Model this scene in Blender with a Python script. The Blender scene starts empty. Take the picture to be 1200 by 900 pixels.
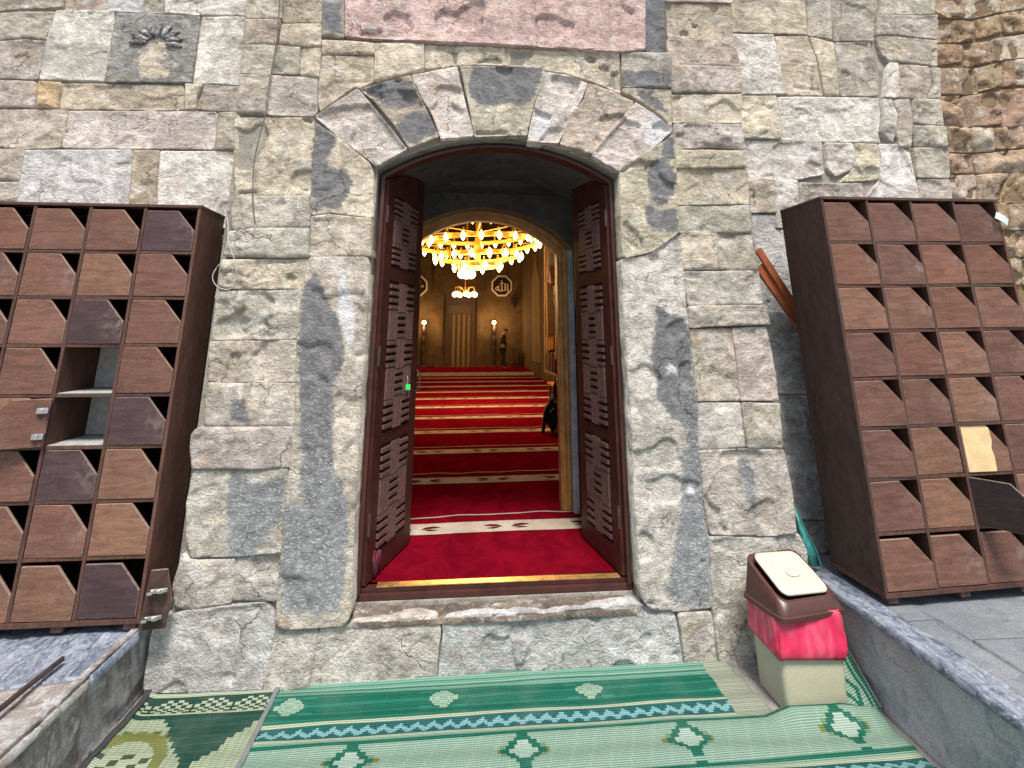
import bpy, bmesh, math, random
import numpy as np
from mathutils import Vector, Matrix, Euler
random.seed(7); np.random.seed(7)
S = bpy.context.scene
R = math.radians

# ------------------------------------------------------------------ camera
F, PX, PY = 600.0, 600.0, 240.0                 # focal length and principal point for a 1200 x 900 picture
PITCH = math.atan(148/600.0); YAW = R(5.0)
CAM = Vector((0.0, -3.0567, 1.697))
cam = bpy.data.cameras.new('camera'); camo = bpy.data.objects.new('camera', cam); S.collection.objects.link(camo)
cam.sensor_width = 36; cam.lens = 36*F/1200; cam.shift_y = (PY-450)/1200.0
cam.clip_start = 0.05; cam.clip_end = 500
camo.location = CAM; camo.rotation_euler = (R(90)+PITCH, 0, -YAW)
S.camera = camo
# ------------------------------------------------------------------ light
w = bpy.data.worlds.new('World'); S.world = w; w.use_nodes = True
nt = w.node_tree; bgn = nt.nodes['Background']
sky = nt.nodes.new('ShaderNodeTexSky'); sky.sky_type = 'NISHITA'; sky.sun_disc = False
SUN_EL, SUN_AZ = R(62), R(174)                   # azimuth clockwise from +Y
sky.sun_elevation = SUN_EL; sky.sun_rotation = SUN_AZ
sky.air_density = 1.0; sky.dust_density = 3.0; sky.ozone_density = 1.0
nt.links.new(sky.outputs[0], bgn.inputs[0]); bgn.inputs[1].default_value = 0.115
sl = bpy.data.lights.new('sun', 'SUN'); sl.energy = 3.6; sl.angle = R(15); sl.color = (1, .935, .865)
so = bpy.data.objects.new('sun', sl); S.collection.objects.link(so)
sd_ = Vector((math.sin(SUN_AZ)*math.cos(SUN_EL), math.cos(SUN_AZ)*math.cos(SUN_EL), math.sin(SUN_EL)))
so.rotation_euler = sd_.to_track_quat('Z', 'Y').to_euler()
S.view_settings.view_transform = 'Standard'; S.view_settings.look = 'None'
S.view_settings.exposure = 0.52; S.view_settings.gamma = 1.0

# ------------------------------------------------------------------ where things stand (surveyed from the photograph)
_fw = Vector((math.sin(YAW)*math.cos(PITCH), math.cos(YAW)*math.cos(PITCH), math.sin(PITCH)))
_rt = Vector((math.cos(YAW), -math.sin(YAW), 0)); _up = _rt.cross(_fw)
def ray(x, y): return _fw + _rt*((x-PX)/F) + _up*((PY-y)/F)
def onY(x, y, Y=0.0):
    d = ray(x, y); return CAM + d*((Y-CAM.y)/d.y)
def onZ(x, y, Z=0.0):
    d = ray(x, y); return CAM + d*((Z-CAM.z)/d.z)
HR = R(1.6); HO = Vector((0.19, 1.0, 0))         # the hall is turned 1.6 degrees against the facade
HU = Vector((math.cos(HR), math.sin(HR), 0)); HV = Vector((-math.sin(HR), math.cos(HR), 0))
def hall(u, v, z): return HO + HU*u + HV*v + Vector((0, 0, z))
def onV(x, y, v):                                 # point on the hall plane v = const -> (u, z)
    d = ray(x, y); t = (v-(CAM-HO).dot(HV))/d.dot(HV); p = CAM + d*t
    return (p-HO).dot(HU), p.z
def onF(x, y, z):                                 # point on the hall floor -> (u, v)
    p = onZ(x, y, z); return (p-HO).dot(HU), (p-HO).dot(HV)

# ------------------------------------------------------------------ materials
def newmat(name):
    m = bpy.data.materials.new(name); m.use_nodes = True
    n = m.node_tree.nodes; l = m.node_tree.links
    return m, n, l, n['Principled BSDF']
class NB:
    def __init__(s, name):
        s.m, s.n, s.l, s.b = newmat(name)
    def node(s, t, **kw):
        x = s.n.new(t)
        for k, v in kw.items(): setattr(x, k, v)
        return x
    def set(s, sock, v):
        if hasattr(v, 'bl_rna') and hasattr(v, 'is_linked'): s.l.new(v, sock)
        else: sock.default_value = v
    def noise(s, vec, scale, detail=4, rough=.55, dist=0):
        x = s.node('ShaderNodeTexNoise'); s.set(x.inputs['Vector'], vec)
        x.inputs['Scale'].default_value = scale; x.inputs['Detail'].default_value = detail
        x.inputs['Roughness'].default_value = rough; x.inputs['Distortion'].default_value = dist
        return x.outputs['Fac']
    def vor(s, vec, scale, feature='F1'):
        x = s.node('ShaderNodeTexVoronoi', feature=feature); s.set(x.inputs['Vector'], vec); x.inputs['Scale'].default_value = scale
        return x.outputs['Distance']
    def ramp(s, v, a, b, lo=0., hi=1., smooth=True):
        x = s.node('ShaderNodeMapRange'); x.interpolation_type = 'SMOOTHSTEP' if smooth else 'LINEAR'
        s.set(x.inputs[0], v); x.inputs[1].default_value = a; x.inputs[2].default_value = b
        x.inputs[3].default_value = lo; x.inputs[4].default_value = hi
        return x.outputs[0]
    def math(s, op, a, b=0., c=0.):
        x = s.node('ShaderNodeMath', operation=op); s.set(x.inputs[0], a); s.set(x.inputs[1], b); s.set(x.inputs[2], c); return x.outputs[0]
    def vmath(s, op, a, b=(0, 0, 0)):
        x = s.node('ShaderNodeVectorMath', operation=op); s.set(x.inputs[0], a); s.set(x.inputs[1], b); return x.outputs[0]
    def mix(s, f, a, b, mode='MIX'):
        x = s.node('ShaderNodeMix', data_type='RGBA', blend_type=mode); s.set(x.inputs[0], f)
        for i, v in ((6, a), (7, b)):
            s.set(x.inputs[i], v if not isinstance(v, tuple) else (v+(1,) if len(v) == 3 else v))
        return x.outputs[2]
    def grey(s, v):
        x = s.node('ShaderNodeCombineColor'); [s.set(x.inputs[i], v) for i in range(3)]; return x.outputs[0]
    def pos(s): return s.node('ShaderNodeNewGeometry').outputs['Position']
    def objco(s): return s.node('ShaderNodeTexCoord').outputs['Object']
    def info(s): return s.node('ShaderNodeObjectInfo')
    def sep(s, v):
        x = s.node('ShaderNodeSeparateXYZ'); s.set(x.inputs[0], v); return x.outputs
    def attr(s, name): x = s.node('ShaderNodeAttribute'); x.attribute_name = name; return x.outputs
    def bump(s, h, strength=.5, dist=.01, base=None):
        x = s.node('ShaderNodeBump'); s.set(x.inputs['Height'], h); x.inputs['Strength'].default_value = strength
        x.inputs['Distance'].default_value = dist
        if base is not None: s.l.new(base, x.inputs['Normal'])
        return x.outputs[0]
    def out(s, col, rough=.8, nrm=None, spec=None, metal=None):
        s.set(s.b.inputs['Base Color'], col if not isinstance(col, tuple) else (col+(1,) if len(col) == 3 else col))
        s.set(s.b.inputs['Roughness'], rough)
        if nrm is not None: s.l.new(nrm, s.b.inputs['Normal'])
        if spec is not None: s.b.inputs['Specular IOR Level'].default_value = spec
        if metal is not None: s.b.inputs['Metallic'].default_value = metal
        return s.m

def mat_stone():
    k = NB('weathered_stone'); inf = k.info()
    off = k.math('MULTIPLY', inf.outputs['Random'], 37.0)
    cx = k.node('ShaderNodeCombineXYZ'); [k.set(cx.inputs[i], off) for i in range(3)]
    p = k.vmath('MULTIPLY', k.vmath('ADD', k.pos(), cx.outputs[0]), (.9, 1, 1.2))
    warp = k.node('ShaderNodeTexNoise'); k.set(warp.inputs['Vector'], p); warp.inputs['Scale'].default_value = 5; warp.inputs['Detail'].default_value = 3
    pw = k.vmath('ADD', p, k.vmath('MULTIPLY', k.vmath('SUBTRACT', warp.outputs['Color'], (.5, .5, .5)), (.16, .16, .16)))
    base = inf.outputs['Color']
    big = k.noise(pw, 4, 5, .6); med = k.noise(pw, 16, 6, .65); fine = k.noise(p, 90, 5, .7); vf = k.noise(p, 260, 3, .7)
    c = k.mix(k.ramp(big, .38, .66), k.mix(1., base, (.84, .825, .80), 'MULTIPLY'), k.mix(1., base, (1.22, 1.21, 1.19), 'MULTIPLY'))
    # ochre and pink veins, pale lichen bloom
    c = k.mix(k.ramp(k.noise(pw, 6.5, 4, .6), .56, .74, 0, .42), c, (.50, .36, .20))
    c = k.mix(k.ramp(k.noise(k.vmath('ADD', pw, (9, 3, 5)), 7, 4, .6), .56, .72, 0, .36), c, (.46, .34, .31))
    c = k.mix(k.ramp(k.noise(k.vmath('ADD', pw, (3, 8, 1)), 9, 6, .72), .52, .66, 0, .62), c, (.62, .61, .58))
    c = k.mix(k.ramp(k.noise(k.vmath('ADD', pw, (5, 1, 7)), 5, 6, .7), .58, .76, 0, .42), c, (.24, .24, .235))
    c = k.mix(1., c, k.grey(k.ramp(med, .3, .7, .76, 1.22)), 'MULTIPLY')
    c = k.mix(1., c, k.grey(k.ramp(fine, .30, .70, .74, 1.22)), 'MULTIPLY')
    c = k.mix(1., c, k.grey(k.ramp(vf, .3, .7, .88, 1.1)), 'MULTIPLY')
    # mortar smears: signed distances stored on the mesh
    mk = k.attr('mark'); ms = k.sep(mk[1] if False else mk['Vector'])
    jit = k.math('MULTIPLY', k.math('SUBTRACT', k.noise(p, 26, 5, .65), .5), .085)
    gm = k.math('MULTIPLY', k.ramp(k.math('ADD', ms[0], k.math('ADD', jit, k.math('MULTIPLY', k.math('SUBTRACT', k.noise(p, 90, 4, .7), .5), .03))), -.010, .012), .92)
    gcol = k.mix(k.ramp(med, .35, .65), (.125, .13, .14), (.20, .205, .215))
    zz = k.sep(k.pos())[2]
    speck = k.ramp(k.noise(p, 70, 4, .7), .54, .64)
    low = k.ramp(zz, 2.1, .5)
    gcol = k.mix(k.math('MULTIPLY', k.ramp(zz, 1.5, .4), .75), gcol, k.mix(k.ramp(med, .35, .65), (.22, .235, .25), (.36, .38, .39)))
    gcol = k.mix(k.math('MULTIPLY', speck, k.math('MULTIPLY', low, .8)), gcol, (.60, .62, .62))
    c = k.mix(gm, c, gcol)
    wm = k.ramp(k.math('ADD', ms[1], jit), -.004, .012)
    c = k.mix(k.math('MULTIPLY', wm, .9), c, k.mix(k.ramp(fine, .35, .6), (.5, .5, .5), (.74, .76, .78)))
    # fracture veins
    w3 = k.node('ShaderNodeTexNoise'); k.set(w3.inputs['Vector'], p); w3.inputs['Scale'].default_value = 14; w3.inputs['Detail'].default_value = 6
    pf = k.vmath('ADD', pw, k.vmath('MULTIPLY', k.vmath('SUBTRACT', w3.outputs['Color'], (.5, .5, .5)), (.09, .09, .09)))
    fr = k.math('MULTIPLY', k.ramp(k.vor(pf, 8, 'DISTANCE_TO_EDGE'), .0, .05, 1, 0), k.ramp(k.noise(p, 7, 3), .44, .58))
    fr = k.math('MULTIPLY', fr, k.math('SUBTRACT', 1., gm))
    c = k.mix(k.math('MULTIPLY', fr, .13), c, (.15, .135, .11))
    fl = k.ramp(k.noise(k.vmath('ADD', p, (4, 4, 4)), 55, 5, .8), .60, .68)
    c = k.mix(k.math('MULTIPLY', fl, .5), c, (.70, .69, .66))
    # pits and hairline cracks
    pits = k.ramp(k.vor(pw, 34), .0, .17, 1, 0)
    pitm = k.math('MULTIPLY', pits, k.ramp(k.noise(p, 11, 3), .5, .62))
    pitm = k.math('MULTIPLY', pitm, k.math('SUBTRACT', 1., gm))
    c = k.mix(k.math('MULTIPLY', pitm, .6), c, (.10, .09, .075))
    w2 = k.node('ShaderNodeTexNoise'); k.set(w2.inputs['Vector'], p); w2.inputs['Scale'].default_value = 22; w2.inputs['Detail'].default_value = 5
    pc = k.vmath('ADD', pw, k.vmath('MULTIPLY', k.vmath('SUBTRACT', w2.outputs['Color'], (.5, .5, .5)), (.07, .07, .07)))
    crk = k.vor(pc, 2.3, 'DISTANCE_TO_EDGE')
    crm = k.math('MULTIPLY', k.ramp(crk, .0, .011, 1, 0), k.ramp(k.noise(p, 5, 3), .50, .57))
    c = k.mix(k.math('MULTIPLY', crm, .42), c, (.05, .045, .04))
    h = k.math('ADD', k.math('MULTIPLY', k.noise(p, 38, 6, .7), .9), k.math('MULTIPLY', fine, .5))
    h = k.math('ADD', h, k.math('MULTIPLY', med, .7))
    h = k.math('ADD', h, k.math('MULTIPLY', vf, .16))
    h = k.math('SUBTRACT', h, k.math('MULTIPLY', fr, .12)); h = k.math('SUBTRACT', h, k.math('MULTIPLY', pitm, .5)); h = k.math('SUBTRACT', h, k.math('MULTIPLY', crm, .7))
    return k.out(c, .88, k.bump(h, .8, .022), .25)
def mat_cement(name, a, b, c3, scale=1., rough=.9):
    k = NB(name); p = k.pos()
    c = k.mix(k.ramp(k.noise(p, 3*scale, 6, .65), .35, .65), a, b)
    c = k.mix(k.ramp(k.noise(p, 9*scale, 6, .7, 1.), .52, .66, 0, .7), c, c3)
    c = k.mix(1., c, k.grey(k.ramp(k.noise(p, 120, 4, .7), .3, .7, .75, 1.2)), 'MULTIPLY')
    h = k.math('ADD', k.noise(p, 20, 6, .7), k.math('MULTIPLY', k.noise(p, 160, 3), .3))
    return k.out(c, rough, k.bump(h, .5, .012), .3)
def mat_marble():
    k = NB('veined_blue_marble'); p = k.pos()
    st = k.vmath('MULTIPLY', p, (3.2, 1.6, 3.2))
    n = k.noise(st, 5, 8, .72, 1.6)
    c = k.mix(k.ramp(n, .36, .62), (.07, .095, .14), (.27, .30, .35))
    c = k.mix(k.ramp(k.noise(st, 14, 6, .7, 2), .55, .63, 0, .7), c, (.46, .49, .52))
    c = k.mix(1., c, k.grey(k.ramp(k.noise(p, 90, 4, .7), .3, .7, .8, 1.15)), 'MULTIPLY')
    return k.out(c, .55, k.bump(k.noise(p, 60, 5, .7), .25, .006), .4)
def mat_streak():
    k = NB('streaked_ledge_stone'); p = k.pos()
    s = k.sep(p); cx = k.node('ShaderNodeCombineXYZ')
    k.set(cx.inputs[0], s[0]); k.set(cx.inputs[1], k.math('ADD', k.math('MULTIPLY', s[1], 3.2), k.math('MULTIPLY', s[2], 1.5))); k.set(cx.inputs[2], k.math('MULTIPLY', s[2], .8))
    n = k.noise(cx.outputs[0], 2.6, 8, .7, 1.2)
    c = k.mix(k.ramp(n, .34, .62), (.20, .165, .14), (.42, .41, .40))
    c = k.mix(k.ramp(k.noise(p, 14, 6, .7), .5, .64, 0, .7), c, (.50, .51, .51))
    c = k.mix(1., c, k.grey(k.ramp(k.noise(p, 80, 4, .7), .3, .7, .75, 1.2)), 'MULTIPLY')
    return k.out(c, .85, k.bump(k.noise(p, 24, 7, .72), .7, .02), .3)
def mat_wood(name, grain=1., rough=.62, scuff=True, edge=False):
    k = NB(name); inf = k.info(); o = k.objco()
    cx = k.node('ShaderNodeCombineXYZ'); off = k.math('MULTIPLY', inf.outputs['Random'], 23.); [k.set(cx.inputs[i], off) for i in range(3)]
    p = k.vmath('ADD', o, cx.outputs[0])
    st = k.vmath('MULTIPLY', p, (1.4, 6, 9) if scuff else (9, 6, 1.2))
    g = k.noise(st, 4, 6, .62, .9)
    base = inf.outputs['Color']
    c = k.mix(k.ramp(g, .35, .65), k.mix(1., base, (.80, .77, .75), 'MULTIPLY'), k.mix(1., base, (1.2, 1.18, 1.16), 'MULTIPLY'))
    c = k.mix(k.ramp(k.noise(p, 12, 6, .7), .5, .72, 0, .35), c, (.035, .02, .016))
    c = k.mix(1., c, k.grey(k.ramp(k.noise(p, 130, 4, .7), .3, .7, .78, 1.22)), 'MULTIPLY')
    if scuff:
        s = k.sep(o)
        fx = k.ramp(s[0], .10, .25); fz = k.ramp(k.math('ABSOLUTE', k.math('SUBTRACT', s[2], .11)), .0, .12, 1, 0)
        dm = k.math('MULTIPLY', k.math('MULTIPLY', fx, fz), k.ramp(k.noise(p, 24, 7, .75), .42, .66))
        dm = k.math('MULTIPLY', dm, k.ramp(inf.outputs['Random'], .15, .9, .1, .6))
        c = k.mix(dm, c, (.30, .25, .21))
        W_, H_ = .265, .2258; L_ = math.hypot(.51*H_, .38*W_)
        dch = k.math('DIVIDE', k.math('ADD', k.math('MULTIPLY', k.math('SUBTRACT', W_, s[0]), .51*H_), k.math('MULTIPLY', k.math('SUBTRACT', .49*H_, s[2]), .38*W_)), L_)
        dm_ = k.math('MINIMUM', k.math('MINIMUM', k.math('MINIMUM', s[0], s[2]), k.math('MINIMUM', k.math('SUBTRACT', W_, s[0]), k.math('SUBTRACT', H_, s[2]))), dch)
        ew = k.ramp(k.math('ADD', dm_, k.math('MULTIPLY', k.math('SUBTRACT', k.noise(p, 40, 5, .7), .5), .012)), .0, .004, 1, 0)
        c = k.mix(k.math('MULTIPLY', ew, .55), c, (.30, .23, .18))
        sc = k.math('MULTIPLY', k.ramp(k.noise(k.vmath('MULTIPLY', p, (1, 1, 1)), 60, 6, .8), .62, .70), .45)
        c = k.mix(sc, c, (.26, .20, .16))
    h = k.math('ADD', g, k.math('MULTIPLY', k.noise(p, 90, 4), .5))
    return k.out(c, k.ramp(k.noise(p, 20, 4), .3, .7, rough-.12, rough+.15), k.bump(h, .18, .004), .35)
def plain(name, col, rough=.5, var=.15, bump=.0, metal=0., scale=30, spec=None, tint=False):
    k = NB(name); p = k.pos()
    b = k.info().outputs['Color'] if tint else tuple(col)+(1,)
    c = k.mix(1., b, k.grey(k.ramp(k.noise(p, scale, 5, .65), .3, .7, 1-var, 1+var)), 'MULTIPLY')
    n = k.bump(k.noise(p, scale*2, 4, .6), bump, .005) if bump else None
    return k.out(c, rough, n, spec, metal)
def emit(name, col, strength):
    k = NB(name); k.b.inputs['Base Color'].default_value = tuple(col)+(1,)
    k.b.inputs['Emission Color'].default_value = tuple(col)+(1,); k.b.inputs['Emission Strength'].default_value = strength
    return k.m
def mat_mat():
    k = NB('woven_plastic'); p = k.pos(); a = k.attr('weave')['Color']
    wv = k.node('ShaderNodeTexWave', wave_type='BANDS', bands_direction='Y'); k.set(wv.inputs[0], p); wv.inputs['Scale'].default_value = 34; wv.inputs['Distortion'].default_value = .4
    wx = k.node('ShaderNodeTexWave', wave_type='BANDS', bands_direction='X'); k.set(wx.inputs[0], p); wx.inputs['Scale'].default_value = 26; wx.inputs['Distortion'].default_value = .3
    c = k.mix(1., k.mix(1., a, (.64, .70, .68), 'MULTIPLY'), k.grey(k.ramp(wv.outputs['Fac'], .0, 1., .60, 1.15)), 'MULTIPLY')
    c = k.mix(1., c, k.grey(k.ramp(wx.outputs['Fac'], .0, .3, .84, 1.04)), 'MULTIPLY')
    c = k.mix(k.ramp(k.noise(p, 4, 5, .65), .42, .75, 0, .10), c, (.30, .32, .29))
    c = k.mix(k.ramp(k.noise(p, 50, 5, .75), .55, .72, 0, .12), c, (.14, .15, .13))
    h = k.math('ADD', wv.outputs['Fac'], k.math('MULTIPLY', wx.outputs['Fac'], .5))
    return k.out(c, .6, k.bump(h, .5, .004), .22)
def mat_carpet(name, col, c2):
    k = NB(name); p = k.pos()
    c = k.mix(k.ramp(k.noise(k.vmath('MULTIPLY', p, (1.6, 1, 1)), 4, 7, .72, .6), .38, .62), tuple(col)+(1,), tuple(c2)+(1,))
    c = k.mix(k.ramp(k.noise(p, 60, 6, .8), .64, .72, 0, .25), c, (.35, .30, .27))
    c = k.mix(1., c, k.grey(k.ramp(k.noise(p, 220, 3, .8), .3, .7, .7, 1.3)), 'MULTIPLY')
    return k.out(c, 1., k.bump(k.noise(p, 160, 3, .7), .4, .006), .0)
def mat_bag():
    k = NB('thin_pink_plastic'); p = k.vmath('MULTIPLY', k.pos(), (1, 1, .45))
    n = k.noise(p, 9, 2, .45, 1.2)
    c = k.mix(k.ramp(n, .4, .7), (.70, .03, .10), (.82, .11, .19))
    m = k.out(c, .32, k.bump(n, .5, .05), .6); k.b.inputs['Transmission Weight'].default_value = .12
    return m

M = dict(
    stone=mat_stone(),
    mortar=mat_cement('lime_mortar', (.22, .205, .175), (.34, .32, .27), (.10, .09, .08), 2.),
    brownbed=mat_cement('brown_earth_mortar', (.17, .115, .07), (.24, .17, .10), (.09, .06, .04), 2.),
    cement=mat_cement('grey_cement_render', (.42, .41, .41), (.54, .53, .53), (.31, .31, .32), 1.),
    slab=mat_cement('worn_paving', (.16, .18, .195), (.22, .24, .255), (.11, .125, .14), 1.2),
    ground=mat_cement('courtyard_ground', (.26, .25, .24), (.34, .33, .31), (.20, .19, .18), .8),
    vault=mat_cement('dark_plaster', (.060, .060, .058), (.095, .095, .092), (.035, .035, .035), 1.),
    reveal=mat_cement('pale_reveal_stone', (.27, .29, .30), (.38, .40, .41), (.18, .19, .2), 2.5),
    hallwall=mat_cement('hall_limestone', (.085, .056, .027), (.125, .083, .042), (.055, .035, .017), .8),
    marble=mat_marble(), streak=mat_streak(),
    locker=mat_wood('worn_locker_veneer', scuff=True), lockerframe=mat_wood('locker_frame_wood', scuff=False, rough=.6),
    door=plain('dark_red_varnished_wood', (.052, .014, .010), .48, .3, .12, scale=14),
    dark_door=plain('dark_door_panel', (.018, .006, .006), .6, .3, .1, scale=14),  # shade in the lattice gaps put into the panel colour
    oldcable=plain('weathered_cable', (.15, .115, .085), .8, .3, .2),
    lattice=plain('lit_lattice_wood', (.14, .078, .068), .42, .3, .2, scale=50),  # paler than the door wood: light on the slats painted in
    gold_wood=plain('oiled_golden_wood', (.40, .19, .05), .5, .3, .1, scale=9),
    orange_wood=plain('red_brown_board', (.30, .085, .035), .5, .25, .1, scale=12),
    dark_wood=plain('dark_hall_wood', (.07, .03, .015), .5, .3, .1, scale=10),
    brass=plain('worn_brass', (.62, .36, .12), .35, .35, .1, metal=.7, scale=22),
    gilt=plain('gilded_metal', (.90, .52, .10), .35, .2, 0, metal=.35, scale=10),
    steel=plain('hinge_steel', (.6, .6, .6), .3, .2, 0, metal=1.),
    cream=plain('cream_plastic', (.50, .485, .40), .42, .05, .03, scale=80),
    beige=plain('beige_plastic', (.50, .47, .34), .5, .08, .05, scale=120),
    brown=plain('brown_plastic', (.075, .032, .025), .36, .12, .02, scale=40),
    bag=mat_bag(), mat=mat_mat(),
    carpet=mat_carpet('red_carpet_pile', (.16, .003, .011), (.105, .002, .008)),
    stripe=mat_carpet('cream_carpet_stripe', (.44, .38, .31), (.34, .29, .23)),
    motif=mat_carpet('dark_red_motif', (.10, .012, .012), (.07, .01, .01)),
    cable=plain('white_cable', (.45, .45, .43), .5, .1), rust=plain('rusty_iron', (.045, .03, .028), .7, .4, .3),
    black=plain('black_cloth', (.012, .012, .014), .8, .3), teal=plain('teal_plastic', (.05, .26, .24), .45, .2),
    green=plain('bright_green_tag', (.03, .75, .14), .5, .05), paper=plain('pale_blue_paper', (.60, .70, .72), .6, .08),
    pale=plain('pale_dusty_board', (.36, .37, .36), .7, .2, .1), yellow=plain('bare_yellow_plywood', (.68, .50, .26), .6, .14, .05, scale=14),
    pinkcloth=plain('pink_cloth', (.10, .012, .028), .9, .3, .3), skin=plain('skin', (.30, .17, .11), .6, .1),
    jacket=plain('olive_grey_jacket', (.016, .012, .008), .9, .2), trousers=plain('dark_trousers', (.012, .013, .018), .9, .2),
    hair=plain('dark_hair', (.01, .008, .007), .7, .2), panelblue=plain('dark_panel_face', (.010, .005, .006), .8, .2),
    script=plain('pale_script_paint', (.75, .66, .52), .5, .1), curtain=plain('olive_curtain', (.20, .14, .055), .9, .2, .1),
    bulb=emit('lit_bulb', (1., .60, .22), 11.), globe=emit('lit_globe', (1., .60, .22), 8.),
    binding=plain('grey_binding_tape', (.15, .165, .17), .7, .1, .1), binding_dark=plain('black_binding_tape', (.03, .035, .035), .7, .2, .1),
)
# ------------------------------------------------------------------ object helpers
C = S.collection
def link(o, parent=None):
    C.objects.link(o)
    if parent: o.parent = parent
    return o
def thing(name, label, cat, loc=(0, 0, 0), rot=(0, 0, 0), group=None):
    o = bpy.data.objects.new(name, None); o.location = loc; o.rotation_euler = rot; o.empty_display_size = .1
    o['label'] = label; o['category'] = cat
    if group: o['group'] = group
    return link(o)
def tag(o, label, cat, group=None):
    o['label'] = label; o['category'] = cat
    if group: o['group'] = group
    return o
def meshobj(name, verts, faces, mat, parent=None, loc=None, smooth=False, col=None):
    me = bpy.data.meshes.new(name); me.from_pydata([tuple(v) for v in verts], [], faces); me.update()
    if isinstance(mat, str): mat = M[mat]
    me.materials.append(mat)
    if smooth: me.polygons.foreach_set('use_smooth', [True]*len(me.polygons))
    o = bpy.data.objects.new(name, me)
    if loc is not None: o.location = loc
    if col: o.color = tuple(col)+(1,) if len(col) == 3 else col
    return link(o, parent)
def bmobj(name, bm, mat, parent=None, loc=None, smooth=False, col=None):
    me = bpy.data.meshes.new(name); bmesh.ops.recalc_face_normals(bm, faces=bm.faces[:]); bm.to_mesh(me); bm.free()
    me.materials.append(M[mat] if isinstance(mat, str) else mat)
    if smooth: me.polygons.foreach_set('use_smooth', [True]*len(me.polygons))
    o = bpy.data.objects.new(name, me)
    if loc is not None: o.location = loc
    if col: o.color = tuple(col)+(1,)
    return link(o, parent)
def bx(bm, a, b, bev=0., mtx=None):
    r = bmesh.ops.create_cube(bm, size=1.); v = r['verts']
    a = Vector(a); b = Vector(b)
    bmesh.ops.scale(bm, vec=b-a, verts=v); bmesh.ops.translate(bm, vec=(a+b)/2, verts=v)
    if bev:
        e = list({e for x in v for e in x.link_edges})
        rr = bmesh.ops.bevel(bm, geom=e, offset=bev, segments=2, profile=.7, affect='EDGES', clamp_overlap=True)
        v = list({x for f in rr['faces'] for x in f.verts} | {x for x in v if x.is_valid})
    if mtx: bmesh.ops.transform(bm, matrix=mtx, verts=v)
    return v
def box(name, a, b, mat, parent=None, bev=0., col=None, mtx=None):
    bm = bmesh.new(); bx(bm, a, b, bev, mtx); return bmobj(name, bm, mat, parent, col=col)
def prism(bm, pts, d0, d1, ax='y'):
    """pts polygon in the plane across axis ax, extruded from d0 to d1"""
    def P(u, v, d): return {'y': (u, d, v), 'x': (d, u, v), 'z': (u, v, d)}[ax]
    n = len(pts); A = [bm.verts.new(P(u, v, d0)) for u, v in pts]; B = [bm.verts.new(P(u, v, d1)) for u, v in pts]
    bm.faces.new(A); bm.faces.new(B[::-1])
    for i in range(n): bm.faces.new((A[i], B[i], B[(i+1) % n], A[(i+1) % n]))
def tube(bm, pts, r, seg=8, closed=False):
    pts = [Vector(p) for p in pts]; n = len(pts); rings = []
    for i, p in enumerate(pts):
        a = pts[(i-1) % n] if (closed or i) else pts[i]; b = pts[(i+1) % n] if (closed or i < n-1) else pts[i]
        t = (b-a).normalized(); ref = Vector((0, 0, 1)) if abs(t.z) < .9 else Vector((1, 0, 0))
        x = t.cross(ref).normalized(); y = x.cross(t); rr = r[i] if isinstance(r, (list, tuple)) else r
        rings.append([bm.verts.new(p + (x*math.cos(2*math.pi*j/seg) + y*math.sin(2*math.pi*j/seg))*rr) for j in range(seg)])
    m = n if closed else n-1
    for i in range(m):
        A, B = rings[i], rings[(i+1) % n]
        for j in range(seg): bm.faces.new((A[j], A[(j+1) % seg], B[(j+1) % seg], B[j]))
    if not closed: bm.faces.new(rings[0][::-1]); bm.faces.new(rings[-1])
def lathe(bm, prof, seg=20, cx=0, cy=0):
    rings = [[bm.verts.new((cx+r*math.cos(2*math.pi*j/seg), cy+r*math.sin(2*math.pi*j/seg), z)) for j in range(seg)] for r, z in prof]
    for A, B in zip(rings, rings[1:]):
        for j in range(seg): bm.faces.new((A[j], A[(j+1) % seg], B[(j+1) % seg], B[j]))
    bm.faces.new(rings[0][::-1]); bm.faces.new(rings[-1])
def copy(o, parent=None, loc=None, rot=None, col=None):
    c = o.copy(); C.objects.link(c); c.parent = parent
    if loc is not None: c.location = loc
    if rot is not None: c.rotation_euler = rot
    if col is not None: c.color = tuple(col)+(1,)
    return c

# ------------------------------------------------------------------ numpy noise
_perm = np.random.RandomState(3).rand(4096)
def vnoise(x, y, z):
    xi, yi, zi = np.floor(x).astype(int), np.floor(y).astype(int), np.floor(z).astype(int)
    fx, fy, fz = x-xi, y-yi, z-zi
    fx, fy, fz = [f*f*(3-2*f) for f in (fx, fy, fz)]
    def h(a, b, c): return _perm[(a*73856093 ^ b*19349663 ^ c*83492791) & 4095]
    def l(a, b, t): return a+(b-a)*t
    return l(l(l(h(xi, yi, zi), h(xi+1, yi, zi), fx), l(h(xi, yi+1, zi), h(xi+1, yi+1, zi), fx), fy),
             l(l(h(xi, yi, zi+1), h(xi+1, yi, zi+1), fx), l(h(xi, yi+1, zi+1), h(xi+1, yi+1, zi+1), fx), fy), fz)*2-1
def fbm(x, y, z, oct=4, g=.5):
    s = 0; a = 1; n = 0
    for i in range(oct):
        s = s+a*vnoise(x*2**i+i*7.3, y*2**i+i*3.1, z*2**i+i*5.7); n += a; a *= g
    return s/n
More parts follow.
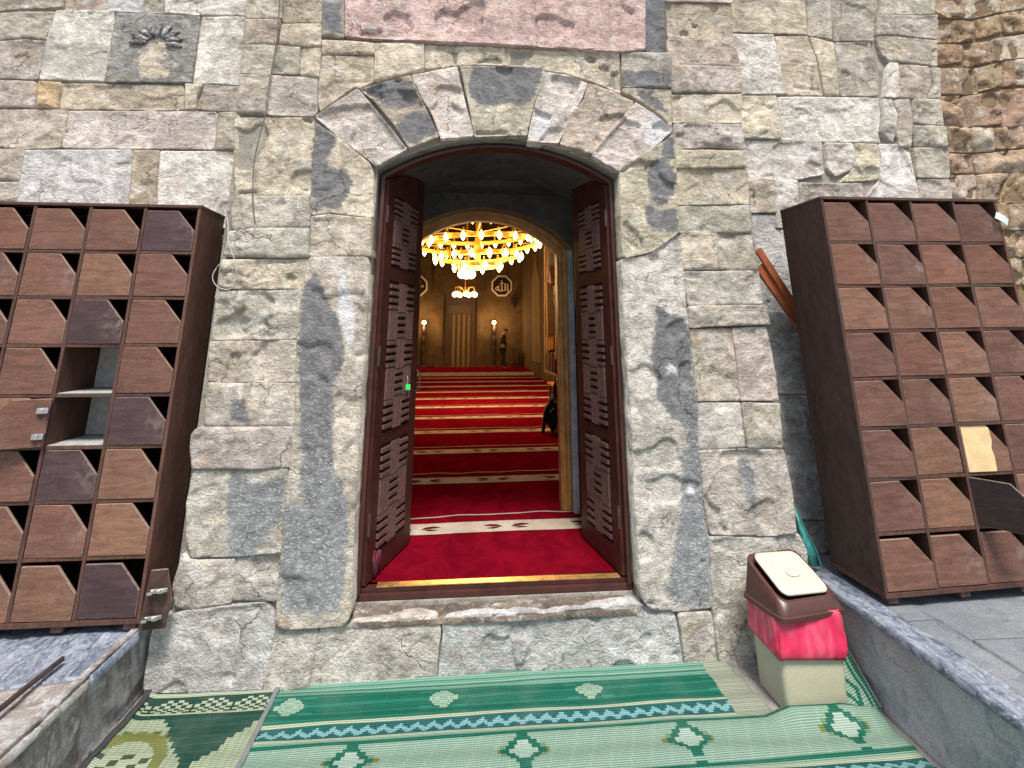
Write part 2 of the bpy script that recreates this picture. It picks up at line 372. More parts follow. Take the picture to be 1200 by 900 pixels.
def seg_dist(P, poly):
    """signed distance (inside > 0) of points P (n,2) to polygon, and nearest boundary points"""
    A = np.array(poly, float); B = np.roll(A, -1, 0); best = np.full(len(P), 1e9); near = np.zeros_like(P); ins = np.zeros(len(P), bool)
    for a, b in zip(A, B):
        d = b-a; L = max(d@d, 1e-12); t = np.clip(((P-a)@d)/L, 0, 1); q = a+t[:, None]*d
        dd = np.hypot(*(P-q).T); m = dd < best; best[m] = dd[m]; near[m] = q[m]
        c = (a[1] > P[:, 1]) != (b[1] > P[:, 1])
        with np.errstate(divide='ignore', invalid='ignore'):
            xx = (b[0]-a[0])*(P[:, 1]-a[1])/(b[1]-a[1])+a[0]
        ins ^= c & (P[:, 0] < xx)
    return np.where(ins, best, -best), near
def soften(poly, amp, seed, step=.035, cut=.010):
    """round the corners and roughen the outline of a stone"""
    P = [np.array(p, float) for p in poly]; n = len(P); Q = []
    for i in range(n):
        a, p, b = P[i-1], P[i], P[(i+1) % n]
        la, lb = np.hypot(*(a-p)), np.hypot(*(b-p)); c1, c2 = min(cut, la*.3), min(cut, lb*.3)
        q1 = p+(a-p)/max(la, 1e-6)*c1; q2 = p+(b-p)/max(lb, 1e-6)*c2
        Q += [q1, .25*q1+.5*p+.25*q2, q2]
    out = []; n = len(Q)
    for i in range(n):
        a, b = Q[i], Q[(i+1) % n]; L = np.hypot(*(b-a)); k = max(1, int(L/step))
        for j in range(k): out.append(a+(b-a)*j/k)
    out = np.array(out); z = np.full(len(out), seed*1.7)
    out[:, 0] += amp*fbm(out[:, 0]*14, out[:, 1]*14, z, 3); out[:, 1] += amp*fbm(out[:, 0]*14+40, out[:, 1]*14, z+9, 3)
    return out
MARKS_G, MARKS_W = [], []
_sid = [0]
def stone(name, poly, frame, parent, col, proud=.0, thick=.07, cell=.010, edge=.006, rough=.0085, bulge=.007, mat='stone', amp=.0045, cut=.007, grow=.0028, marks=False, label=None, tilt=1.):
    """a rough stone. poly: outline in the face plane; frame(a, b, h) -> world point with h = height out of the face"""
    _sid[0] += 1; sid = _sid[0]; rs = np.random.RandomState(sid)
    out = soften(poly, amp, sid, cut=cut)
    if grow:
        dn = np.roll(out, -1, 0)-np.roll(out, 1, 0); dn /= np.maximum(np.hypot(*dn.T), 1e-6)[:, None]; ar = np.sum(out[:, 0]*np.roll(out[:, 1], -1)-np.roll(out[:, 0], -1)*out[:, 1])
        out = out+np.c_[dn[:, 1], -dn[:, 0]]*(grow if ar > 0 else -grow)
    mn, mx = out.min(0)-cell*1.5, out.max(0)+cell*1.5
    nx, ny = max(4, int((mx[0]-mn[0])/cell)), max(4, int((mx[1]-mn[1])/cell))
    gx, gy = np.meshgrid(np.linspace(mn[0], mx[0], nx), np.linspace(mn[1], mx[1], ny), indexing='ij')
    P = np.c_[gx.ravel(), gy.ravel()]; sd, near = seg_dist(P, out)
    inside = (sd > cell*.35).reshape(nx, ny)
    q = inside[:-1, :-1] | inside[1:, :-1] | inside[:-1, 1:] | inside[1:, 1:]
    used = np.zeros((nx, ny), bool); used[:-1, :-1] |= q; used[1:, :-1] |= q; used[:-1, 1:] |= q; used[1:, 1:] |= q
    snap = used & ~inside; sn = snap.ravel(); P[sn] = near[sn]; sd2 = np.where(sn, 0, sd)
    x, y = P[:, 0], P[:, 1]; zz = np.full(len(x), sid*3.77)
    h = proud + bulge*(1-np.exp(-np.maximum(sd2, 0)/edge)) - bulge*.4
    c0 = out.mean(0); t = rs.uniform(-1, 1, 2)*.020*tilt
    h = h+(x-c0[0])*t[0]+(y-c0[1])*t[1]
    n1 = fbm(x*4.5, y*4.5, zz, 3); n2 = fbm(x*11+n1, y*17, zz+5, 4, .68); rid = 1-np.abs(fbm(x*8+n1*1.2, y*8, zz+11, 3))*2
    ext = out.max(0)-out.min(0); nf = int(np.clip(ext[0]*ext[1]/.012, 3, 16)); fac = np.full(len(x), 9.)
    wx_, wy_ = x+.03*fbm(x*9, y*9, zz+31, 3), y+.03*fbm(x*9+50, y*9, zz+31, 3)
    for _ in range(nf):
        ax, ay = rs.normal(0, 9., 2); px_, py_ = out.min(0)+rs.rand(2)*ext
        fac = np.minimum(fac, ax*(wx_-px_)+ay*1.2*(wy_-py_)+rs.uniform(.3, 1.6))
    fac = np.clip(fac+.35, -2.2, 1.0)
    n3 = fbm(x*38, y*42, zz+2, 3, .7)
    h = h + rough*(.5*n1+.75*n2+.7*n3+.95*fac+.2*np.minimum(rid, .6)) * (.35+.65*(1-np.exp(-np.maximum(sd2, 0)/.02)))
    h = np.where(h < proud-.010, proud-.010+(h-proud+.010)*.25, h)
    stp = fbm(x*6+3, y*7, zz+21, 2); h = h - rough*.9*np.clip((stp-.18)/.03, 0, 1)*np.clip(sd2/.02, 0, 1)
    idx = -np.ones(nx*ny, int); ui = np.where(used.ravel())[0]; idx[ui] = np.arange(len(ui))
    V = [frame(x[i], y[i], h[i]) for i in ui]; nv = len(V)
    I = idx.reshape(nx, ny); qi, qj = np.where(q)
    a, b, c, d = I[qi, qj], I[qi+1, qj], I[qi+1, qj+1], I[qi, qj+1]
    faces = np.c_[a, b, c, d]
    flip = Vector(frame(1, 0, 0)-frame(0, 0, 0)).cross(Vector(frame(0, 1, 0)-frame(0, 0, 0))).dot(Vector(frame(0, 0, 1)-frame(0, 0, 0))) < 0
    if flip: faces = faces[:, ::-1]
    E = {}
    for f in faces:
        for k in range(4):
            e = (f[k], f[(k+1) % 4])
            if (e[1], e[0]) in E: del E[(e[1], e[0])]
            else: E[e] = 1
    back = {}; F2 = []
    for (p, r) in E:
        for t_ in (p, r):
            if t_ not in back:
                j = ui[t_]; back[t_] = nv+len(back); V.append(frame(x[j], y[j], -thick))
        F2.append((r, p, back[p], back[r]))
    me = bpy.data.meshes.new(name); org = frame(c0[0], c0[1], 0)
    me.from_pydata([tuple(Vector(v)-org) for v in V], [], [tuple(int(t) for t in f) for f in faces]+[tuple(int(t) for t in f) for f in F2]); me.update()
    me.materials.append(M[mat]); me.polygons.foreach_set('use_smooth', [True]*len(me.polygons))
    if marks:
        W = np.c_[x[ui], y[ui]]
        g = np.full(len(W), -1.); wv = np.full(len(W), -1.)
        for pl in MARKS_G: g = np.maximum(g, seg_dist(W, pl)[0])
        for pl in MARKS_W: wv = np.maximum(wv, seg_dist(W, pl)[0])
    else:
        g = np.full(nv, -1.); wv = g
    at = me.attributes.new('mark', 'FLOAT_VECTOR', 'POINT'); arr = np.full((len(V), 3), -1., np.float32)
    arr[:nv, 0] = g; arr[:nv, 1] = wv; at.data.foreach_set('vector', arr.ravel())
    o = bpy.data.objects.new(name, me); o.location = org
    o.color = tuple(col)+(1,)
    if label: o['label'] = label
    return link(o, parent)
def face_wall(Y): return lambda a, b, h: Vector((a, Y-h, b))            # faces -Y
def face_up(Z): return lambda a, b, h: Vector((a, b, Z+h))
def face_px(X): return lambda a, b, h: Vector((X+h, a, b))             # faces +X
def face_nx(X): return lambda a, b, h: Vector((X-h, a, b))

TONE = dict(w=(.62, .61, .585), b=(.52, .54, .56), g=(.43, .405, .355), c=(.52, .48, .395), t=(.45, .40, .33), p=(.49, .445, .41),
            o=(.52, .40, .26), d=(.15, .155, .16), n=(.34, .245, .165), q=(.38, .295, .205), r=(.50, .385, .365), e=(.49, .475, .435), l=(.58, .545, .515))
CR = dict(A=(0, 0, 3), B=(200, 0, 3), C=(550, 0, 3), D=(800, 0, 3), E=(200, 280, 4.615), F=(200, 460, 4.615), G=(160, 630, 4),
          H=(710, 140, 5), I=(710, 310, 4.615), J=(710, 490, 4.615), K=(400, 640, 2.4), L=(1040, 0, 3.75), P=(0, 0, 1))
def conv(cr, pts, Y):
    ox, oy, s = CR[cr]; r = []
    for x, y in pts:
        p = onY(ox+x/s, oy+y/s, Y); r.append((p.x, p.z))
    return r
def lay(cr, Y, parent, items, name='stone', **kw):
    for it in items:
        tone, pts = it[0], it[1]; k = dict(kw)
        if len(it) > 2: k.update(it[2])
        c = np.array(TONE[tone])*random.uniform(.9, 1.1)+np.array([random.uniform(-.012, .012) for _ in range(3)])
        k.setdefault('proud', random.uniform(-.004, .008))
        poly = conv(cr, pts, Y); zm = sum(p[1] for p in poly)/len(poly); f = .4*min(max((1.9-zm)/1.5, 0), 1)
        if tone not in 'dnq': c = c*(1-f)+np.array((.56, .56, .55))*f  # lower stones greyer: their own tone, with cool skylight painted in
        if tone not in 'd': c = c*np.array((1.02, 1.0, .965))
        area = abs(sum(poly[i][0]*poly[(i+1) % len(poly)][1]-poly[(i+1) % len(poly)][0]*poly[i][1] for i in range(len(poly))))/2
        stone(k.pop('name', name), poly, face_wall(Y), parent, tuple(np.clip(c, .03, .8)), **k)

# ------------------------------------------------------------------ ground
g = meshobj('ground', [(-60, -60, 0), (60, -60, 0), (60, 60, 0), (-60, 60, 0)], [(0, 1, 2, 3)], 'ground'); g['kind'] = 'structure'

# ------------------------------------------------------------------ portal wall with its arched doorway
DX0, DX1, SPR, CROWN = -.555, .94, 2.655, 2.885
XC = (DX0+DX1)/2; HS = (DX1-DX0)/2
def arcz(x, spr=SPR, crown=CROWN, xc=XC, hs=HS):
    rise = crown-spr; Rr = (hs*hs+rise*rise)/(2*rise); t = min(abs(x-xc), hs)
    return spr+math.sqrt(max(Rr*Rr-t*t, 0))-(Rr-rise)
def arch_wall(name, x0, x1, z0, z1, y0, y1, mat, parent, xl, xr, spr, crown, mtx=None, n=28, sill=None):
    bm = bmesh.new(); xc = (xl+xr)/2; hs = (xr-xl)/2
    bx(bm, (x0, y0, z0), (xl, y1, z1)); bx(bm, (xr, y0, z0), (x1, y1, z1))
    xs = [xl+(xr-xl)*i/n for i in range(n+1)]
    pts = [(x, arcz(x, spr, crown, xc, hs)) for x in xs]
    prism(bm, pts+[(xr, z1), (xl, z1)], y0, y1)
    if sill is not None: bx(bm, (xl, y0, z0), (xr, y1, sill))
    if mtx: bmesh.ops.transform(bm, matrix=mtx, verts=bm.verts[:])
    return bmobj(name, bm, mat, parent)
def arch_trim(name, xl, xr, spr, crown, t, zb, y0, y1, mat, parent, mtx=None, n=28):
    """a frame of width t inside an arched opening: two posts and a curved head"""
    bm = bmesh.new(); xc = (xl+xr)/2; hs = (xr-xl)/2
    out = [(xl, zb)]+[(xl+(xr-xl)*i/n, arcz(xl+(xr-xl)*i/n, spr, crown, xc, hs)) for i in range(n+1)]+[(xr, zb)]
    a, b = xl+t, xr-t; hs2 = (b-a)/2
    inn = [(a, zb)]+[(a+(b-a)*i/n, arcz(a+(b-a)*i/n, spr-t*.6, crown-t, xc, hs2)) for i in range(n+1)]+[(b, zb)]
    for P, Q, p, q in zip(out, out[1:], inn, inn[1:]):
        vs = [bm.verts.new((u, y, z)) for y in (y0, y1) for u, z in (P, Q, q, p)]
        for f in ((0, 1, 2, 3), (7, 6, 5, 4), (0, 4, 5, 1), (3, 2, 6, 7)): bm.faces.new([vs[i] for i in f])
    bmesh.ops.remove_doubles(bm, verts=bm.verts[:], dist=1e-5)
    bmesh.ops.recalc_face_normals(bm, faces=bm.faces[:])
    if mtx: bmesh.ops.transform(bm, matrix=mtx, verts=bm.verts[:])
    return bmobj(name, bm, mat, parent)

portal = thing('portal_wall', 'tall projecting stone portal of pale weathered blocks round the arched doorway', 'wall', (0, 0, 0))
arch_wall('mortar_bed', -1.425, 1.83, -.1, 6.2, .035, .21, 'mortar', portal, DX0-.01, DX1+.01, SPR+.01, CROWN+.01, sill=.24)

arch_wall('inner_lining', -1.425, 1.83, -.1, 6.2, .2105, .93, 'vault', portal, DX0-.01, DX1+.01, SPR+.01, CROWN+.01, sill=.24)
for cr, pts in (
    ('B', [(512, 430), (545, 440), (585, 500), (548, 560), (560, 590), (620, 600), (642, 645), (620, 690), (590, 748), (545, 730), (500, 748), (490, 560)]),
    ('B', [(685, 318), (720, 295), (790, 275), (850, 290), (872, 345), (845, 372), (800, 385), (760, 372), (715, 345)]),
    ('B', [(795, 435), (850, 385), (910, 400), (945, 460), (850, 512), (800, 475)]),
    ('C', [(10, 232), (262, 236), (250, 290), (222, 350), (180, 378), (150, 362), (100, 372), (45, 378), (10, 350), (-5, 300)]),
    ('C', [(535, 245), (708, 252), (710, 308), (535, 305)]), ('C', [(590, 312), (640, 322), (680, 360), (700, 400), (660, 385), (600, 345)]),
    ('H', [(330, 108), (392, 98), (400, 235), (350, 248), (325, 212)]),
    ('H', [(240, 285), (300, 220), (370, 250), (410, 330), (402, 430), (350, 500), (290, 508), (250, 430)]),
    ('H', [(222, 500), (290, 533), (412, 525), (425, 662), (270, 652), (240, 600)]),
    ('P', [(769.6, 358), (782, 366), (796, 372), (806, 378), (814, 450), (818, 471), (818, 507), (821, 545), (826, 594), (831, 628), (834, 712), (812, 712), (790, 706), (781, 690), (792, 640), (797, 600), (799, 560), (797, 538), (805, 520), (803, 500), (795, 495), (780, 480), (770, 465), (769, 440), (762, 418), (768, 390)]),
    ('J', [(705, 228), (745, 212), (768, 218), (802, 300), (802, 380), (828, 612), (802, 622), (788, 480), (735, 402), (728, 368), (768, 350), (720, 292)]),
    ('P', [(359, 329), (370, 320), (380, 336), (384, 356), (396, 367), (405, 410), (401, 432), (393, 445), (391, 460), (391, 514), (392, 547), (401, 564), (408, 590), (407, 640), (405, 690), (397, 715), (365, 722), (328, 712), (331, 650), (334, 592), (346, 590), (360, 587), (353, 570), (353, 545), (357, 525), (353, 515), (351, 475), (350, 445), (350, 400), (354, 350)]),
    ('F', [(315, 422), (360, 425), (440, 490), (520, 480), (625, 440), (612, 650), (520, 780), (440, 888), (320, 890), (306, 600)]),
    ('F', [(330, 30), (400, 30), (440, 180), (330, 150)]),
    ('P', [(377, 2), (400, 4), (401, 42), (379, 36)]), ('P', [(757, -20), (780, -20), (780, 60), (757, 60)])):
    MARKS_G.append(conv(cr, pts, 0))
for cr, pts in (
    ('E', [(925, 170), (958, 195), (965, 280), (1000, 400), (996, 560), (950, 605), (930, 500), (902, 400), (905, 260)]),
    ('I', [(320, 545), (350, 535), (385, 560), (385, 595), (330, 595)]), ('J', [(440, 345), (485, 355), (480, 415), (440, 410)]),
    ('C', [(240, 395), (285, 400), (285, 480), (215, 485)]), ('C', [(630, 400), (690, 425), (712, 455), (650, 520), (610, 500)])):
    MARKS_W.append(conv(cr, pts, 0))
kw = dict(marks=True)
# left pilaster
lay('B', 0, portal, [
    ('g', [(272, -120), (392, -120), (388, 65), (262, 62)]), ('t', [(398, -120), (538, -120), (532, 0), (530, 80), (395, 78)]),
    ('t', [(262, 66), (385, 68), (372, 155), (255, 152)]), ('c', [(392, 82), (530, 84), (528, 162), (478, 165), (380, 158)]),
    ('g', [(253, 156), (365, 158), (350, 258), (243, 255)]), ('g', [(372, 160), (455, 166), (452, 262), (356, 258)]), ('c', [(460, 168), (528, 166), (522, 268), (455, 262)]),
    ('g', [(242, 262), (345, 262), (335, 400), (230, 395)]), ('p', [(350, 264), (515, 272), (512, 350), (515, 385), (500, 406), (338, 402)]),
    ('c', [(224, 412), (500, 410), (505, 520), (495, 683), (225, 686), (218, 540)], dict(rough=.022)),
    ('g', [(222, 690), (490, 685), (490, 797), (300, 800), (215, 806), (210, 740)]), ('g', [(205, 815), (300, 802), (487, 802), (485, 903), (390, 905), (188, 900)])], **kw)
lay('E', 0, portal, [
    ('c', [(275, 112), (350, 112), (735, 108), (732, 180), (712, 272), (262, 270)], dict(rough=.018)),
    ('e', [(243, 280), (705, 278), (700, 400), (695, 540), (400, 545), (222, 545), (235, 400)], dict(rough=.022)),
    ('c', [(213, 555), (695, 548), (690, 640), (682, 772), (300, 775), (205, 770), (203, 620)], dict(rough=.020))], **kw)
lay('F', 0, portal, [
    ('p', [(203, -50), (680, -50), (680, 30), (670, 180), (400, 184), (183, 180), (188, 60)]),
    ('p', [(150, 190), (665, 185), (660, 300), (648, 400), (400, 410), (125, 412), (113, 300), (126, 220)], dict(proud=.022)),
    ('e', [(128, 420), (400, 416), (635, 404), (632, 500), (620, 640), (605, 865), (400, 885), (110, 890), (85, 780), (88, 600), (113, 480)], dict(proud=.012))], **kw)
lay('G', 0, portal, [
    ('e', [(215, 75), (240, 100), (290, 108), (460, 99), (455, 180), (440, 313), (260, 338), (180, 328), (165, 240)]),
    ('p', [(466, 99), (685, 74), (680, 200), (655, 300), (575, 300), (446, 298), (452, 200)]),
    ('b', [(100, 385), (240, 347), (440, 324), (600, 307), (642, 345), (645, 440), (604, 650), (575, 745), (60, 760), (35, 700), (72, 450)], dict(proud=.01, rough=.012, cut=.03)),
    ('g', [(658, 428), (850, 425), (832, 560), (806, 715), (590, 730), (622, 560)])], **kw)
# left jamb
lay('B', 0, portal, [
    ('c', [(515, 435), (600, 495), (700, 575), (713, 610), (710, 764), (560, 748), (495, 756), (500, 560)], dict(thick=.16, proud=.012)),
    ('c', [(495, 762), (560, 755), (709, 768), (703, 904), (490, 903)], dict(thick=.16, proud=.012))], **kw)
lay('P', 0, portal, [('c', [(361.5, 302), (433, 302), (431.8, 345), (427.5, 414), (424, 460), (421, 525), (416.5, 590), (414.5, 630), (414, 700), (411, 722), (402, 733), (330, 736), (324, 728), (327.5, 680), (332.5, 630), (335, 590), (340.8, 546.7), (347.3, 481.7), (349.5, 399), (353.8, 345), (359, 323)],
    dict(thick=.16, proud=.025, rough=.016, cut=.03, name='jamb_stone', label='tall jamb stone smeared with dark grey mortar', cell=.014))], **kw)
# voussoirs
lay('B', -.02, portal, [
    ('l', [(505, 405), (655, 308), (700, 360), (830, 520), (722, 580), (600, 490)]),
    ('t', [(665, 312), (840, 262), (882, 350), (942, 475), (838, 517), (790, 440), (710, 345)]),
    ('l', [(848, 262), (1005, 232), (1020, 300), (1065, 475), (950, 484), (920, 400), (882, 340)])], name='voussoir', thick=.17, rough=.022, marks=True)
lay('C', -.02, portal, [
    ('c', [(-32, 230), (262, 232), (266, 260), (226, 370), (201, 474), (20, 477), (2, 380)]),
    ('l', [(268, 250), (345, 262), (415, 290), (400, 340), (352, 410), (316, 500), (206, 494), (230, 370)]),
    ('t', [(420, 292), (500, 318), (580, 357), (560, 400), (432, 538), (320, 506), (355, 405), (405, 345)]),
    ('l', [(585, 360), (650, 400), (717, 457), (640, 527), (527, 602), (432, 544), (500, 460)])], name='voussoir', thick=.17, rough=.022, marks=True)
# between arch and slab
lay('B', 0, portal, [('c', [(533, 140), (715, 148), (715, 190), (533, 190)]), ('t', [(533, 194), (712, 196), (712, 283), (665, 306), (648, 300), (525, 388), (517, 370), (520, 290)]),
    ('c', [(718, 150), (890, 154), (890, 240), (820, 262), (718, 285)])], **kw)
lay('P', 0, portal, [('c', [(498, 51.5), (560, 53), (610, 56), (726, 61), (727, 108), (695, 94), (660, 84), (620, 77), (560, 73.5), (498, 79)], dict(rough=.02))], **kw)
lay('C', 0, portal, [('g', [(537, 185), (708, 188), (710, 306), (540, 304)]), ('t', [(540, 310), (712, 312), (714, 455), (680, 405), (590, 345), (540, 322)]),
    ('d', [(620, -120), (688, -120), (690, 180), (622, 180)])], **kw)
lay('P', 0, portal, [('r', [(405, -60), (755, -60), (756, 57), (730, 61), (560, 51), (438, 46), (405, 43)], dict(rough=.024, proud=.02, name='lintel_slab', label='rough pink stone slab above the arch', cell=.014)),
    ('g', [(380, -60), (403, -60), (403, 45), (378, 43)])], **kw)
# right jamb
lay('H', 0, portal, [('c', [(78, 302), (140, 257), (265, 182), (388, 96), (402, 250), (415, 500), (428, 664), (270, 775), (120, 812), (95, 802), (80, 500)], dict(thick=.16, proud=.03, rough=.022, name='jamb_stone'))], **kw)
lay('P', 0, portal, [('e', [(735, 303), (757, 300), (796, 274), (799, 310), (806.5, 384), (812, 440), (817, 470), (817.5, 512), (825, 598), (830.5, 628), (834, 712), (792, 716), (762, 713), (752, 702), (750, 685), (742.5, 566), (738, 461), (731.7, 386), (728.4, 321), (727, 304)],
    dict(thick=.16, proud=.015, rough=.016, cut=.02, name='jamb_stone'))], **kw)
# right pilaster
lay('C', 0, portal, [
    ('t', [(693, -120), (925, -120), (925, 8), (757, 4), (694, 4)]), ('t', [(694, 9), (925, 16), (930, 148), (840, 133), (700, 130)], dict(rough=.02)),
    ('t', [(698, 134), (840, 137), (931, 153), (955, 231), (700, 224)]), ('g', [(704, 228), (958, 236), (960, 322), (712, 323)]),
    ('c', [(712, 333), (958, 330), (960, 429), (718, 431)], dict(rough=.017)), ('e', [(720, 435), (960, 433), (970, 524), (890, 514), (722, 524)], dict(rough=.017)),
    ('c', [(724, 529), (970, 531), (975, 589), (728, 590)]), ('c', [(730, 594), (978, 593), (985, 718), (735, 720)]), ('g', [(735, 724), (985, 723), (990, 818), (740, 818)])], **kw)
lay('H', 0, portal, [('c', [(442, 668), (653, 666), (653, 880), (447, 884)]), ('g', [(658, 666), (852, 669), (890, 885), (660, 882)])], **kw)
lay('I', 0, portal, [('e', [(416, 40), (825, 34), (850, 212), (448, 218)]), ('g', [(448, 224), (860, 219), (884, 325), (680, 330), (450, 342)], dict(proud=.018)),
    ('c', [(455, 350), (678, 346), (698, 500), (724, 735), (490, 738), (470, 560)]), ('p', [(686, 345), (865, 337), (902, 500), (934, 735), (731, 738), (705, 500)])], **kw)
lay('J', 0, portal, [('e', [(487, -83), (730, -82), (760, 160), (500, 170)]), ('t', [(737, -82), (940, -79), (952, 160), (766, 163)]),
    ('p', [(495, 178), (760, 170), (957, 168), (1002, 400), (1028, 622), (880, 634), (560, 628), (535, 500)], dict(proud=.02, rough=.018, cut=.02)),
    ('e', [(556, 640), (880, 641), (1042, 630), (1088, 720), (1095, 1000), (1090, 1420), (640, 1450), (590, 1150), (560, 800)], dict(proud=.012))], **kw)
# riser below the sill
lay('P', 0, portal, [
    ('g', [(374.5, 737), (408, 734), (412, 729), (440, 727), (477, 724), (513, 723), (517, 740), (513, 765), (510, 812), (440, 815), (361, 818), (367, 770)], dict(cut=.02)),
    ('b', [(518, 724), (560, 721), (640, 718), (700, 713), (752, 708), (757, 713), (790, 718), (795, 740), (804, 800), (700, 803), (600, 810), (512, 812), (516, 770), (520, 745)], dict(cut=.025, rough=.014)),
    ('g', [(794, 718), (833, 717), (842, 748), (850, 795), (806, 798), (799, 745)], dict(cut=.02)), ('g', [(846, 798), (842, 765), (838, 722), (850, 720), (870, 800)])],
    name='riser_stone', proud=.004, thick=.09, marks=True)
# worn sill, timber threshold
def sill_frame(a, b, h): return Vector((a, b, .275+.30*max(0, b+.02)+h))
stone('sill_stone', [(-.54, .004), (.2, .0), (.93, .004), (.95, .13), (.2, .13), (-.56, .13)], sill_frame, portal, (.15, .125, .10), rough=.008, thick=.03, cut=.01)
box('threshold_beam', (DX0+.002, .105, .318), (DX1-.002, .165, .352), 'door', portal, .006)
box('cement_fillet', (DX0+.002, .098, .29), (DX1-.002, .165, .3175), 'mortar', portal, .006)
box('threshold_rail', (DX0+.004, .122, .352), (DX1-.004, .19, .374), 'door', portal, .004)
box('brass_strip', (DX0+.11, .118, .3745), (DX1-.42, .172, .379), 'brass', portal, .002)
box('brass_strip', (DX1-.416, .120, .3745), (DX1-.06, .170, .378), 'brass', portal, .002, col=None)

# ------------------------------------------------------------------ wall left of the portal
LW = .22
lwall = thing('side_wall', 'pale ashlar wall behind the left shoe locker with a carved block', 'wall', (-1.5, LW, 0))
lwall_inv = Matrix.Translation((1.5, -LW, 0))
def adopt(root):                                    # children were built in world coordinates
    for ch in root.children: ch.matrix_parent_inverse = root.matrix_basis.inverted()
box('mortar_bed', (-6., LW+.03, -.1), (-1.426, .9, 6.2), 'mortar', lwall)
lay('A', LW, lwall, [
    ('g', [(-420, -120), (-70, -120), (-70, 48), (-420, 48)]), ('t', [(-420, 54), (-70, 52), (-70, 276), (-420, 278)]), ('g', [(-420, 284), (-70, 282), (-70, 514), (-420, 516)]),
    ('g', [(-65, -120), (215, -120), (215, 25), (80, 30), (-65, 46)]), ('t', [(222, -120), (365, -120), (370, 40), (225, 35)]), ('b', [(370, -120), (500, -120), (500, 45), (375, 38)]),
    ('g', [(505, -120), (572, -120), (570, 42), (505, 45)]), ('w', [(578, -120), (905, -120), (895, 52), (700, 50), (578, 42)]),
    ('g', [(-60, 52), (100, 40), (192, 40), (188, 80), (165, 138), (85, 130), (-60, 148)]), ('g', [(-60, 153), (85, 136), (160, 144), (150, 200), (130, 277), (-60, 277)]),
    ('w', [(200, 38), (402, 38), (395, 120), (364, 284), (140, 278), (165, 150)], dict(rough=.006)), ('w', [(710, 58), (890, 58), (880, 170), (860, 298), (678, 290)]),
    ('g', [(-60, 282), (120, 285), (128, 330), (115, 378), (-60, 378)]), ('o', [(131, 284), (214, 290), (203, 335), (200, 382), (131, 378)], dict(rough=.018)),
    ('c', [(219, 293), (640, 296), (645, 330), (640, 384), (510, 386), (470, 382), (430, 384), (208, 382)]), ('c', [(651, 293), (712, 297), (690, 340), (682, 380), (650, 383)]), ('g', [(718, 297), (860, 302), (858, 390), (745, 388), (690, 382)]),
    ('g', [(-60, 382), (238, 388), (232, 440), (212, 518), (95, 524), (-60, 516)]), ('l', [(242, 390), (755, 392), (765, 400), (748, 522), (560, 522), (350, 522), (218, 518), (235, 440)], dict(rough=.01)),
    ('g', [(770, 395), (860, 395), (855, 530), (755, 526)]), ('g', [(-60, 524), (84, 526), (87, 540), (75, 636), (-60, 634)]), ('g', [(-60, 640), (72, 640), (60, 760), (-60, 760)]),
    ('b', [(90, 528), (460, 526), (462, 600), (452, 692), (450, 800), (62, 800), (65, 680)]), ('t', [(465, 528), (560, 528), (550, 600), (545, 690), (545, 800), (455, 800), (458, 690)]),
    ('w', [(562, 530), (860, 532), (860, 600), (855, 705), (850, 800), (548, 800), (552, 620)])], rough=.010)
# carved block
MG = MARKS_G[:]; MW = MARKS_W[:]; MARKS_G[:] = []; MARKS_W[:] = []; TONE['k'] = (.25, .25, .24); TONE['j'] = (.5, .47, .39)
lay('A', LW, lwall, [('k', [(410, 45), (700, 58), (702, 65), (672, 290), (368, 286), (395, 120)], dict(rough=.006, marks=True, name='carved_stone', label='grey block carved with a fan of leaves'))])
MARKS_G[:] = MG; MARKS_W[:] = MW
lay('A', LW+.0035, lwall, [('j', [(490, 286), (482, 190), (512, 150), (550, 138), (600, 150), (640, 192), (636, 286)], dict(rough=.006, name='pale_patch', cut=.02, thick=.02))])
cc = onY(550/3, 150/3, LW); 
for i, a in enumerate(np.linspace(-80, 84, 9)):
    bm = bmesh.new(); a = R(a); L = .115+.02*math.cos(a*1.2); pts = []; rr = []
    for j in range(6):
        t = j/5; r = .055+L*t*.8; b_ = a*(1+.12*t)
        pts.append((cc.x+math.sin(b_)*r*1.15, LW-.007-.006*math.sin(t*3.1), cc.z-.012+math.cos(b_)*r)); rr.append(.005+.013*math.sin(.35+t*2.4))
    tube(bm, pts, rr, 8)
    for q in bm.verts: q.co.y = LW-.004+(q.co.y-LW+.006)*.55
    o = bmobj('carved_leaf', bm, 'stone', lwall, smooth=True, col=(.14, .14, .14))
adopt(lwall)

